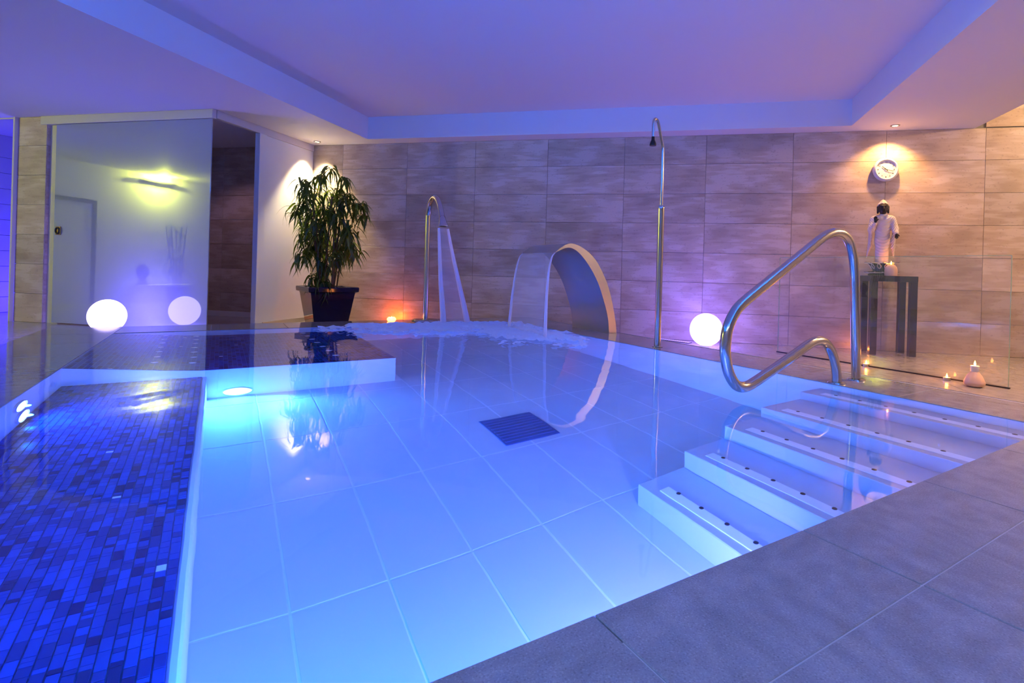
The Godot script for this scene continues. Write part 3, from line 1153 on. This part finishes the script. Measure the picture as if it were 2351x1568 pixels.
func floor_uplight() -> void:
	var t := thing("uplight_candle", "orange glowing lantern on lower floor against tiled wall", "candle", Vector3(-4.80, FLOOR_Y, -8.36))
	var b := MB.new()
	b.lathe([Vector2(0.0, 0.0), Vector2(0.05, 0.0), Vector2(0.055, 0.01), Vector2(0.055, 0.09), Vector2(0.050, 0.09), Vector2(0.048, 0.02)], 20)
	part(t, "cup", b, M.salt)
	candle_flame(t, Vector3(0, 0.10, 0), 0.01)
	omni(t, Vector3(0, 0.16, 0), Color(1.0, 0.40, 0.10), 0.11, 0.03)


func oil_lamp() -> void:
	var t := thing("bulb_lantern", "pear shaped glass lantern with candle on the floor", "lantern", Vector3(2.90, FLOOR_Y, -5.92))
	var b := MB.new()
	b.lathe([Vector2(0.0, 0.0), Vector2(0.055, 0.0), Vector2(0.085, 0.02), Vector2(0.088, 0.05), Vector2(0.062, 0.11), Vector2(0.036, 0.145), Vector2(0.034, 0.15)], 24)
	part(t, "glass_bulb", b, M.salt)
	b = MB.new()
	b.lathe([Vector2(0.034, 0.148), Vector2(0.036, 0.15), Vector2(0.036, 0.205), Vector2(0.0, 0.205)], 20)
	part(t, "candle", b, M.wax)
	candle_flame(t, Vector3(0, 0.205, 0), 0.04)


func screen() -> void:
	var t := thing("glass_screen", "low clear glass screen standing before the statue table", "screen", uvp(6.45, 3.20, FLOOR_Y), PI / 4)
	var b := MB.new()
	b.box(Vector3(0, 0.65, 0), Vector3(0.010, 1.29, 2.53))
	part(t, "pane", b, M.clear_glass)
	b = MB.new()
	b.box(Vector3(0, 1.297, 0), Vector3(0.012, 0.005, 2.53))
	b.box(Vector3(0, 0.65, 1.267), Vector3(0.012, 1.29, 0.004))
	b.box(Vector3(0, 0.65, -1.267), Vector3(0.012, 1.29, 0.004))
	part(t, "polished_edge", b, M.glass_edge)
	b = MB.new()
	b.box(Vector3(0, 0.006, 0), Vector3(0.03, 0.012, 2.56), 0.002)
	part(t, "base_channel", b, M.slot_dark)


func side_table() -> void:
	var t := thing("side_table", "tall black wooden side table against tiled wall", "table", Vector3(2.925, FLOOR_Y, -8.215))
	var b := MB.new()
	b.box(Vector3(0, 1.05, 0), Vector3(0.58, 0.078, 0.46), 0.003)
	part(t, "table_top", b, M.dark_wood)
	b = MB.new()
	b.box(Vector3(0, 0.506, 0), Vector3(0.085, 1.011, 0.085), 0.003)
	var leg := b.mesh()
	for q in [[-1, -1], [1, -1], [-1, 1], [1, 1]]:
		part(t, "leg", leg, M.dark_wood, Vector3(q[0] * 0.245, 0, q[1] * 0.185))
	var c := thing("stone_candle", "rounded pale stone candle holder in front of statue", "candle holder", Vector3(2.905, 0.839, -8.065))
	b = MB.new()
	b.lathe([Vector2(0.0, 0.0), Vector2(0.072, 0.0), Vector2(0.078, 0.01), Vector2(0.078, 0.085), Vector2(0.068, 0.125), Vector2(0.042, 0.153), Vector2(0.018, 0.158), Vector2(0.0, 0.150)], 24)
	part(c, "stone_body", b, M.salt)
	candle_flame(c, Vector3(0, 0.155, 0), 0.02)


func statue() -> void:
	var t := thing("buddha_statue", "standing robed Buddha statue with raised hand on lotus base", "statue", Vector3(2.855, 0.839, -8.27), -0.22)
	# lotus base
	var b := MB.new()
	b.lathe([Vector2(0.0, 0.0), Vector2(0.165, 0.0), Vector2(0.17, 0.02), Vector2(0.13, 0.045), Vector2(0.10, 0.06), Vector2(0.115, 0.09), Vector2(0.135, 0.14), Vector2(0.12, 0.165), Vector2(0.0, 0.17)], 32)
	var lotus := part(t, "lotus_base", b, M.lotus_green)
	for ring in [[10, 0.115, 0.05, 1.05, 0.13, 0.065, 0.0], [10, 0.14, 0.02, -0.35, 0.10, 0.055, 0.31]]:
		b = MB.new()
		var e := MB.new()
		var rows := []
		var ln: float = ring[4]
		for i in 9:
			var s := i / 8.0
			var w: float = ring[5] * sin(PI * clampf(0.22 + s * 0.78, 0.0, 1.0))
			var up: float = ln * s * sin(ring[3] + 0.5 - s * 0.9) if ring[3] > 0.0 else 0.035 * (1.0 - s) + 0.02 * s * s
			var away: float = ln * s * cos(ring[3] + 0.5 - s * 0.9) if ring[3] > 0.0 else ln * s * 0.75
			var line := []
			for j in 7:
				var q := (j / 6.0 - 0.5) * 2.0
				line.append(Vector3(q * w, up + 0.012 * (1.0 - q * q), away))
			rows.append(line)
		b.sheet(rows)
		var lip := []
		for i in 9:
			lip.append(rows[i][0])
		for i in 9:
			lip.append(rows[8 - i][6])
		e.tube(lip, 0.005, 6)
		for k in ring[0]:
			var a: float = TAU * k / ring[0] + ring[6]
			var at := Vector3(sin(a) * ring[1], ring[2] + (0.05 if ring[3] > 0.0 else 0.0), cos(a) * ring[1])
			var pt := part(lotus, "petal", b, M.lotus_green, at, Vector3(0, a, 0))
			# the pale painted rim belongs to the petal
			pt.mesh = petal_mesh(b, e)
			pt.material_override = null
	# robe
	var robe := func(p: Vector3) -> float:
		var d := cone_dist(p, Vector3(0, 0.17, 0), Vector3(0, 0.50, 0), 0.082, 0.086, 0.8)
		d = smooth_min(d, cone_dist(p, Vector3(0, 0.50, 0), Vector3(0, 0.76, 0), 0.088, 0.102, 0.72), 0.05)
		d = smooth_min(d, cone_dist(p, Vector3(-0.085, 0.805, 0), Vector3(0.085, 0.805, 0), 0.052, 0.052), 0.05)
		d = smooth_min(d, cone_dist(p, Vector3(0, 0.80, 0), Vector3(0, 0.87, 0), 0.05, 0.034), 0.03)
		# right arm, folded up
		d = smooth_min(d, cone_dist(p, Vector3(-0.115, 0.80, 0.0), Vector3(-0.145, 0.655, 0.03), 0.046, 0.042), 0.025)
		d = smooth_min(d, cone_dist(p, Vector3(-0.145, 0.655, 0.03), Vector3(-0.105, 0.735, 0.10), 0.040, 0.028), 0.025)
		# left arm, hanging and bent forward
		d = smooth_min(d, cone_dist(p, Vector3(0.115, 0.80, 0.0), Vector3(0.150, 0.665, 0.02), 0.046, 0.042), 0.025)
		d = smooth_min(d, cone_dist(p, Vector3(0.150, 0.665, 0.02), Vector3(0.158, 0.60, 0.075), 0.040, 0.030), 0.025)
		# hanging sleeves
		d = smooth_min(d, cone_dist(p, Vector3(-0.145, 0.66, 0.0), Vector3(-0.150, 0.42, 0.0), 0.026, 0.026, 1.6), 0.02)
		d = smooth_min(d, cone_dist(p, Vector3(-0.150, 0.42, 0.0), Vector3(-0.188, 0.255, 0.0), 0.026, 0.008, 1.5), 0.02)
		d = smooth_min(d, cone_dist(p, Vector3(0.145, 0.64, 0.0), Vector3(0.128, 0.40, 0.0), 0.026, 0.026, 1.6), 0.02)
		d = smooth_min(d, cone_dist(p, Vector3(0.128, 0.40, 0.0), Vector3(0.142, 0.265, 0.0), 0.024, 0.010, 1.5), 0.02)
		# over-skirt hem at the knees and folds of cloth
		d = smooth_min(d, cone_dist(p, Vector3(-0.055, 0.515, 0.045), Vector3(0.055, 0.515, 0.045), 0.030, 0.030), 0.02)
		d += 0.0035 * sin(p.y * 150.0 - p.x * p.x * 900.0) * clampf((p.z - 0.0) * 30.0, 0.0, 1.0)
		# open neckline
		return maxf(d, -(p.distance_to(Vector3(0, 0.83, 0.105)) - 0.052))
	b = MB.new()
	nets(b, Vector3(-0.24, 0.15, -0.11), Vector3(0.24, 0.90, 0.16), 0.0105, robe)
	part(t, "robe", b, M.statue_white)
	# head with face, hair and ears
	var head := func(p: Vector3) -> float:
		var q := Vector3(p.x, (p.y - 0.965) / 1.22, p.z - 0.012)
		var d := q.length() - 0.066
		d = smooth_min(d, cone_dist(p, Vector3(0, 0.84, 0.0), Vector3(0, 0.92, 0.0), 0.036, 0.036), 0.02)
		d = smooth_min(d, p.distance_to(Vector3(0, 0.915, 0.035)) - 0.036, 0.03)
		d = smooth_min(d, cone_dist(p, Vector3(0, 0.975, 0.074), Vector3(0, 0.945, 0.084), 0.007, 0.012), 0.012)
		d = smooth_min(d, cone_dist(p, Vector3(-0.018, 0.920, 0.066), Vector3(0.018, 0.920, 0.066), 0.008, 0.008), 0.008)
		for s in [-1.0, 1.0]:
			d = smooth_min(d, cone_dist(p, Vector3(s * 0.040, 0.990, 0.058), Vector3(s * 0.012, 0.985, 0.072), 0.008, 0.006), 0.010)
			d = maxf(d, -(p.distance_to(Vector3(s * 0.027, 0.968, 0.083)) - 0.016))
			d = smooth_min(d, p.distance_to(Vector3(s * 0.026, 0.966, 0.062)) - 0.013, 0.004)
			d = smooth_min(d, cone_dist(p, Vector3(s * 0.068, 0.98, 0.0), Vector3(s * 0.064, 0.895, 0.0), 0.011, 0.013), 0.006)
		return d
	b = MB.new()
	nets(b, Vector3(-0.095, 0.83, -0.08), Vector3(0.095, 1.06, 0.11), 0.0055, head)
	var hd := part(t, "head", b, M.statue_dark)
	var hair := func(p: Vector3) -> float:
		var q := Vector3(p.x, (p.y - 0.972) / 1.18, p.z)
		var d := q.length() - 0.0745
		d = smooth_min(d, p.distance_to(Vector3(0, 1.052, -0.008)) - 0.030, 0.02)
		d += 0.0028 * sin(p.x * 330.0) * sin(p.y * 330.0) * sin(p.z * 330.0)
		return maxf(d, maxf(p.z * 0.75 - (p.y - 1.0) - 0.018, 0.955 - p.y))
	b = MB.new()
	nets(b, Vector3(-0.09, 0.94, -0.09), Vector3(0.09, 1.10, 0.09), 0.006, hair)
	part(hd, "hair", b, M.statue_white)
	# hands: palm, four fingers and a thumb each
	for s in [-1.0, 1.0]:
		var o := Vector3(-0.100, 0.775, 0.115) if s < 0.0 else Vector3(0.160, 0.575, 0.095)
		var up := Vector3(0, 1, 0) if s < 0.0 else Vector3(0, -0.95, 0.3).normalized()
		var side := Vector3(1, 0, 0)
		var hand := func(p: Vector3) -> float:
			var d := cone_dist(p, o - up * 0.02, o + up * 0.012, 0.017, 0.021, 0.7)
			for k in 4:
				var r: Vector3 = o + up * 0.018 + side * (k - 1.5) * 0.0105
				var len: float = [0.034, 0.042, 0.039, 0.030][k]
				d = smooth_min(d, cone_dist(p, r, r + up * len * 0.55 + side * (k - 1.5) * 0.001, 0.0068, 0.006), 0.004)
				d = smooth_min(d, cone_dist(p, r + up * len * 0.55, r + up * len + Vector3(0, 0, 0.006), 0.006, 0.0045), 0.003)
			d = smooth_min(d, cone_dist(p, o - up * 0.004 + side * 0.016, o + up * 0.020 + side * 0.034 + Vector3(0, 0, 0.006), 0.0075, 0.0055), 0.006)
			return d
		b = MB.new()
		nets(b, o - Vector3(0.05, 0.075, 0.04), o + Vector3(0.05, 0.075, 0.045), 0.0042, hand)
		part(t, "hand", b, M.statue_dark)


var petals := {}
func petal_mesh(body: MB, lip: MB) -> ArrayMesh:
	if not petals.has(body):
		var m := body.mesh()
		var l := lip.mesh()
		m.surface_set_material(0, M.lotus_green)
		m.add_surface_from_arrays(Mesh.PRIMITIVE_TRIANGLES, l.surface_get_arrays(0))
		m.surface_set_material(1, M.lotus_edge)
		petals[body] = m
	return petals[body]


func wall_clock() -> void:
	var t := thing("wall_clock", "round white wall clock above the statue", "clock", Vector3(2.952, 2.388, WALL_Z + 0.012))
	var lay := Vector3(PI / 2, 0, 0)
	var b := MB.new()
	b.lathe([Vector2(0.0, 0.0), Vector2(0.150, 0.0), Vector2(0.168, 0.02), Vector2(0.172, 0.05), Vector2(0.160, 0.075), Vector2(0.143, 0.082), Vector2(0.132, 0.070), Vector2(0.130, 0.058)], 48)
	part(t, "case", b, M.clock_white, Vector3.ZERO, lay)
	b = MB.new()
	b.lathe([Vector2(0.131, 0.058), Vector2(0.0, 0.058)], 40)
	var dial := part(t, "dial", b, M.clock_face, Vector3.ZERO, lay)
	for k in 12:
		var a := TAU * (k + 1) / 12.0
		var tm := TextMesh.new()
		tm.text = str(k + 1)
		tm.font_size = 24
		tm.pixel_size = 0.0011
		tm.depth = 0.002
		# the dial lies in local x-z, facing +y
		part(dial, "numeral", tm, M.ink, Vector3(sin(a) * 0.106, 0.0595, -cos(a) * 0.106), Vector3(-PI / 2, 0, 0))
	for q in [["hour_hand", deg_to_rad(310.0), 0.070, 0.009, 0.066], ["minute_hand", deg_to_rad(105.0), 0.098, 0.006, 0.069], ["second_hand", deg_to_rad(150.0), 0.092, 0.002, 0.072]]:
		b = MB.new()
		b.box(Vector3(0, 0, -q[2] * 0.5 + 0.014), Vector3(q[3], 0.002, q[2] + 0.028))
		part(dial, q[0], b, M.ink, Vector3(0, q[4], 0), Vector3(0, -q[1], 0))


func leaf_mesh(len: float, droop: float, w: float) -> ArrayMesh:
	var b := MB.new()
	var rows := []
	for i in 6:
		var s := i / 5.0
		var bend := droop * s
		var wd := w * sin(PI * pow(clampf(s * 0.94 + 0.05, 0.0, 1.0), 0.7))
		var c := Vector3(0, sin(0.75 - bend) * len * s * 0.62 - bend * bend * len * 0.16, cos(0.75 - bend * 0.7) * len * s * 0.8)
		rows.append([c + Vector3(-wd, 0.005, 0), c, c + Vector3(wd, 0.005, 0)])
	b.sheet(rows)
	return b.mesh()


func plant() -> void:
	var t := thing("potted_plant", "bushy narrow leaved evergreen in a square glazed pot", "plant", Vector3(-5.56, FLOOR_Y, -7.66))
	# square pot, one corner towards the pool
	var b := MB.new()
	var prof := [[0.0, 0.30], [0.005, 0.315], [0.30, 0.375], [0.56, 0.425], [0.585, 0.435], [0.60, 0.485], [0.655, 0.492], [0.675, 0.485], [0.68, 0.46], [0.67, 0.425], [0.58, 0.405]]
	var ang := deg_to_rad(52.0)
	var base := Transform3D(Basis(Vector3.UP, ang), Vector3.ZERO)
	for s in 4:
		var x := base * Transform3D(Basis(Vector3.UP, PI / 2 * s), Vector3.ZERO)
		for k in prof.size() - 1:
			var a: float = prof[k][1] * 0.78
			var c: float = prof[k + 1][1] * 0.78
			b.face([x * Vector3(-a, prof[k][0], a), x * Vector3(a, prof[k][0], a), x * Vector3(c, prof[k + 1][0], c), x * Vector3(-c, prof[k + 1][0], c)], x.basis * Vector3(0, -signf(prof[k + 1][1] - prof[k][1]) * 0.2, 1.0 if k < 8 else -1.0 if k == 9 else 1.0))
	part(t, "pot", b, M.glaze_blue)
	b = MB.new()
	b.box(Vector3(0, 0.57, 0), Vector3(0.63, 0.02, 0.63), 0.0, base)
	part(t, "soil", b, M.soil)
	# stems
	var tops := []
	for k in 11:
		var a := TAU * k / 11.0
		var r := rng.randf_range(0.05, 0.16)
		var h := rng.randf_range(1.5, 2.2)
		var p0 := Vector3(cos(a) * r, 0.56, sin(a) * r)
		var p1 := Vector3(cos(a) * (r + 0.05) , 1.0, sin(a) * (r + 0.05))
		var p2 := Vector3(cos(a) * (r + rng.randf_range(0.1, 0.35)), h, sin(a) * (r + rng.randf_range(0.05, 0.25)))
		b = MB.new()
		b.tube(smooth_path([p0, p1, p2], 5), rng.randf_range(0.011, 0.017), 8)
		part(t, "stem", b, M.stem)
	# leaf tufts: x, height above the floor, spread, count
	var tufts := [[-0.52, 1.68, 0.2], [-0.47, 1.95, 0.15], [-0.48, 2.22, 0.12], [-0.36, 2.28, 0.14], [-0.40, 2.08, 0.16], [-0.28, 2.36, 0.14], [-0.22, 2.48, 0.12], [-0.16, 2.22, 0.2], [-0.05, 2.32, 0.12], [-0.02, 2.12, 0.2], [0.05, 2.60, 0.10], [0.07, 2.50, 0.06],
		[0.16, 2.20, 0.14], [0.22, 2.05, 0.2], [0.34, 2.12, 0.14], [0.44, 2.04, 0.12], [0.60, 2.02, 0.09], [0.50, 1.86, 0.14], [0.42, 1.70, 0.18], [0.48, 1.55, 0.14], [0.28, 1.85, 0.2], [0.30, 1.60, 0.2], [0.12, 1.90, 0.2], [0.10, 1.68, 0.22], [-0.08, 1.95, 0.2], [-0.12, 1.75, 0.22], [-0.28, 2.0, 0.2], [-0.30, 1.80, 0.2], [-0.40, 1.85, 0.2], [-0.50, 1.50, 0.14], [-0.36, 1.55, 0.2], [-0.22, 1.55, 0.22], [-0.02, 1.50, 0.2], [0.16, 1.45, 0.2], [0.36, 1.38, 0.16], [0.44, 1.30, 0.12], [-0.38, 1.35, 0.16], [-0.26, 1.32, 0.2], [-0.10, 1.30, 0.2], [0.06, 1.28, 0.2], [0.24, 1.24, 0.16], [-0.32, 1.18, 0.12], [0.34, 1.15, 0.1], [-0.20, 0.95, 0.12], [-0.14, 0.84, 0.1], [0.16, 0.78, 0.1], [0.05, 1.08, 0.12]]
	var shapes := []
	for k in 6:
		shapes.append(leaf_mesh(rng.randf_range(0.16, 0.24), rng.randf_range(1.5, 2.5), rng.randf_range(0.014, 0.021)))
	var rest := MB.new()
	var made := 0
	for q in tufts:
		var o := Vector3(q[0] * 0.97, q[1] - 0.02, rng.randf_range(-0.30, 0.30) * clampf(1.2 - absf(q[0]), 0.3, 1.0))
		for k in 25:
			var at: Vector3 = o + Vector3(rng.randfn(0, q[2] * 0.38), rng.randfn(0, q[2] * 0.30), rng.randfn(0, q[2] * 0.38))
			var rot := Vector3(rng.randf_range(-0.5, 0.6), rng.randf_range(0, TAU), rng.randf_range(-0.4, 0.4))
			var tone := rng.randi_range(0, 3)
			if made < 300 and k % 4 == 0:
				made += 1
				part(t, "leaf", shapes[rng.randi_range(0, 5)], M["leaf%d" % tone], at, rot)
			else:
				var m: ArrayMesh = shapes[rng.randi_range(0, 5)]
				var arr := m.surface_get_arrays(0)
				var x := Transform3D(Basis.from_euler(rot), at)
				var vv: PackedVector3Array = arr[Mesh.ARRAY_VERTEX]
				var nn: PackedVector3Array = arr[Mesh.ARRAY_NORMAL]
				rest.v.append_array(x * vv)
				rest.n.append_array(Transform3D(x.basis, Vector3.ZERO) * nn)
				rest.t.append_array(arr[Mesh.ARRAY_TEX_UV])
				rest.c.append_array(arr[Mesh.ARRAY_COLOR])
	part(t, "foliage", rest, M.leaf1, Vector3.ZERO, Vector3.ZERO, "stuff")


func small_things() -> void:
	# slotted floor grate by the globe lamp
	var g := thing("floor_grate", "white slotted drain grate on the floor beside globe lamp", "grate", Vector3(-0.02, FLOOR_Y, -8.36), deg_to_rad(-31.0))
	var b := MB.new()
	b.box(Vector3(0, 0.004, 0), Vector3(0.62, 0.008, 0.10), 0.001)
	part(g, "frame", b, M.slot_dark)
	b = MB.new()
	b.box(Vector3(0, 0.006, 0), Vector3(0.018, 0.012, 0.094), 0.001)
	var slat := b.mesh()
	for k in 17:
		part(g, "slat", slat, M.grate_white, Vector3(-0.288 + 0.036 * k, 0, 0))


func mirrored_side() -> void:
	# what the large glass panel mirrors: the left side of the room, outside the frame
	var d := thing("door_1", "white panelled door mirrored in the glass panel", "door", Vector3(-13.2, FLOOR_Y, -3.55), 0.0, "", "structure")
	var b := MB.new()
	b.box(Vector3(0.02, 1.15, 0), Vector3(0.04, 2.30, 0.86), 0.004)
	part(d, "leaf", b, M.white_paint)
	b = MB.new()
	b.box(Vector3(0.03, 1.19, 0.48), Vector3(0.06, 2.38, 0.08), 0.004)
	b.box(Vector3(0.03, 1.19, -0.48), Vector3(0.06, 2.38, 0.08), 0.004)
	b.box(Vector3(0.03, 2.35, 0), Vector3(0.06, 0.08, 0.88), 0.004)
	part(d, "frame", b, M.slot_dark)
	var l := thing("wall_lamp", "green-yellow uplight glowing under the ceiling at left wall", "lamp", Vector3(-13.2, 2.76, -1.55))
	b = MB.new()
	b.box(Vector3(0.06, 0.05, 0), Vector3(0.12, 0.05, 0.9), 0.01)
	part(l, "housing", b, M.brushed_steel)
	b = MB.new()
	b.box(Vector3(0.06, 0.078, 0), Vector3(0.10, 0.006, 0.86), 0.002)
	part(l, "lamp_face", b, M.green_glow)
	omni(l, Vector3(0.22, 0.135, 0), Color(0.98, 1.0, 0.34), 3.0, 0.03)
	var s := thing("bench_seat", "low pale bench below the mirrored wall", "bench", Vector3(-12.95, FLOOR_Y, -1.55))
	b = MB.new()
	b.box(Vector3(0, 0.39, 0), Vector3(0.42, 0.06, 1.5), 0.006)
	part(s, "seat", b, M.white_paint)
	b = MB.new()
	b.box(Vector3(0, 0.18, 0), Vector3(0.38, 0.36, 0.06), 0.004)
	var leg := b.mesh()
	part(s, "leg", leg, M.white_paint, Vector3(0, 0, 0.65))
	part(s, "leg", leg, M.white_paint, Vector3(0, 0, -0.65))
	var h := thing("head_bust", "rounded dark stone head bust on the mirrored bench", "bust", Vector3(-12.93, FLOOR_Y + 0.42, -2.10))
	b = MB.new()
	b.lathe([Vector2(0.0, 0.0), Vector2(0.13, 0.0), Vector2(0.12, 0.05), Vector2(0.07, 0.10), Vector2(0.07, 0.16), Vector2(0.115, 0.22), Vector2(0.135, 0.32), Vector2(0.12, 0.42), Vector2(0.07, 0.48), Vector2(0.045, 0.53), Vector2(0.0, 0.55)], 24)
	part(h, "head", b, M.statue_dark)
	var p := thing("bamboo_plant", "slender leafy plant mirrored in the glass panel", "plant", Vector3(-12.35, FLOOR_Y, -1.72))
	b = MB.new()
	b.lathe([Vector2(0.0, 0.0), Vector2(0.16, 0.0), Vector2(0.22, 0.38), Vector2(0.20, 0.38), Vector2(0.19, 0.33), Vector2(0.0, 0.33)], 24)
	part(p, "pot", b, M.glaze_blue)
	for k in 5:
		b = MB.new()
		b.tube(smooth_path([Vector3(0.03 * k - 0.06, 0.33, 0.02 * k), Vector3(0.04 * k - 0.08, 1.1, 0.05 * k - 0.1), Vector3(0.06 * k - 0.12, 1.9, 0.09 * k - 0.2)], 4), 0.010, 6)
		part(p, "stem", b, M.stem)
	var shapes := [leaf_mesh(0.3, 1.8, 0.016), leaf_mesh(0.24, 1.5, 0.014)]
	for k in 90:
		var y := rng.randf_range(0.7, 2.0)
		part(p, "leaf", shapes[k % 2], M["leaf%d" % (k % 4)], Vector3(rng.randfn(0, 0.12), y, rng.randfn(0, 0.16)), Vector3(rng.randf_range(-0.4, 0.4), rng.randf_range(0, TAU), 0))


# ------------------------------------------------------------------ build
func _ready() -> void:
	rng.seed = 20240611
	# camera: 0.75 m above the deck, shifted lens, rolled a little as in the photograph
	var cam := Camera3D.new()
	cam.name = "camera"
	add_child(cam)
	var near := 0.05
	cam.projection = Camera3D.PROJECTION_FRUSTUM
	cam.near = near
	cam.far = 60.0
	cam.size = 1568.0 / 1214.0 * near
	cam.frustum_offset = Vector2((1175.5 - 1294.0) / 1214.0, -(784.0 - 627.4) / 1214.0) * near
	cam.position = Vector3(0, 0.75, 0)
	cam.basis = Basis(Vector3.UP, deg_to_rad(11.94)) * Basis(Vector3(0, 0, 1), 0.028)
	cam.current = true
	# environment: a closed room at night
	var we := WorldEnvironment.new()
	we.name = "environment"
	var env := Environment.new()
	env.background_mode = Environment.BG_COLOR
	env.background_color = Color(0, 0, 0)
	env.tonemap_mode = Environment.TONE_MAPPER_LINEAR
	env.tonemap_exposure = 2.45
	env.sdfgi_enabled = true
	env.ssao_enabled = true
	env.ssil_enabled = true
	we.environment = env
	add_child(we)
	materials()
	# underwater lamps
	var nu := Vector3(1, 0, -1) / R2
	var nv := Vector3(-1, 0, -1) / R2
	pool_lamp(0.143, 4.95, -1.17, -nv, 0.10, Color(0.24, 0.56, 1.0), 3.3, "underwater lamp low on the white lounger riser")
	pool_lamp(-0.9, 4.03, -0.26, nu, 0.10, Color(0.10, 0.38, 1.0), 0.7, "upper underwater lamp on left pool wall")
	pool_lamp(-0.9, 4.07, -0.52, nu, 0.10, Color(0.10, 0.38, 1.0), 0.7, "lower underwater lamp on left pool wall")
	pool_lamp(0.35, 0.93, -0.42, nv, 0.10, Color(0.03, 0.40, 1.0), 3.0, "azure underwater lamp on near pool wall beside low bench")
	pool_lamp(1.35, 0.93, -0.95, nv, 0.10, Color(0.36, 0.40, 1.0), 3.6, "violet underwater lamp on near pool wall beside the steps", 72.0)
	room()
	deck()
	pool()
	water()
	# lamps of the room, and lights added to brighten it
	globe("globe_lamp", "glowing white globe lamp on floor by tiled back wall", Vector3(0.455, FLOOR_Y, -7.90), 0.232, 0.236, Color(0.45, 0.34, 1.0), 0.9, M.globe_glow)
	globe("globe_lamp", "glowing white globe lamp in front of the glass panel", Vector3(-7.60, FLOOR_Y, -5.80), 0.214, 0.230, Color(0.40, 0.33, 1.0), 1.2, M.globe_glow)
	globe("corridor_lamp", "blue globe lamp on the corridor floor behind column", Vector3(-10.85, FLOOR_Y, -7.6), 0.2, 0.2, Color(0.25, 0.18, 1.0), 2.0, M.corridor_glow)
	downlight(Vector3(2.98, CEIL_Y, -8.27), "bright recessed downlight above clock and statue", Color(1.0, 0.74, 0.46), 1.5, 62.0)
	downlight(Vector3(-6.30, CEIL_Y, -8.285), "recessed downlight above the potted plant", Color(1.0, 0.88, 0.70), 5.5, 40.0)
	downlight(Vector3(3.25, CEIL_Y, -2.2), "recessed downlight over the right side of the deck", Color(1.0, 0.78, 0.60), 2.5, 44.0)
	downlight(Vector3(-0.6, CEIL_Y, 2.2), "added fill downlight over dry deck near cream wall", Color(0.75, 0.85, 1.0), 2.0, 55.0, Vector3(0.05, -1, -0.5))  # added behind the camera to brighten the front deck
	downlight(Vector3(1.9, CEIL_Y, 2.4), "added fill downlight over dry deck beside right soffit", Color(0.90, 0.92, 1.0), 0.8, 55.0, Vector3(0.05, -1, -0.5))  # second unseen fill light, added for the front deck
	downlight(Vector3(3.3, CEIL_Y, -5.2), "added downlight over floor beside glass screen", Color(1.0, 0.76, 0.54), 4.5, 50.0)  # added so warm light bounces off the floor onto the right soffit
	downlight(Vector3(-7.9, CEIL_Y, -7.5), "dim added downlight inside the corner cabin", Color(0.85, 0.66, 0.80), 0.35, 60.0)  # unseen source, added to lift the dark doorway
	cove(Vector3(-1.43, 3.0, 1.6), 7.6, PI, "added unseen blue cove light along the near face of the ceiling recess", 7.0)  # these three are added to turn the white recess blue
	cove(Vector3(-5.26, 3.0, -0.75), 4.2, PI / 2, "added unseen blue cove light on ceiling recess face beside the cabin", 5.0)
	cove(Vector3(2.40, 3.0, -1.2), 5.1, -PI / 2, "added unseen blue cove light on ceiling recess face beside right soffit", 6.0)
	sconce(Vector3(6.90, 3.05, -6.4))
	mirrored_side()
	handrail()
	shower()
	cascade()
	faucet()
	plant()
	screen()
	side_table()
	statue()
	wall_clock()
	small_things()
	dome_candle()
	floor_uplight()
	oil_lamp()
	tealight(Vector3(2.785, FLOOR_Y, -6.20), "tealight candle on the floor beside pear shaped lantern", 0.03)
	tealight(Vector3(2.233, FLOOR_Y, -6.86), "tealight candle on the floor beside steel handrail", 0.03)
	tealight(Vector3(2.60, FLOOR_Y, -8.30), "tealight candle on the floor under the black table", 0.02)
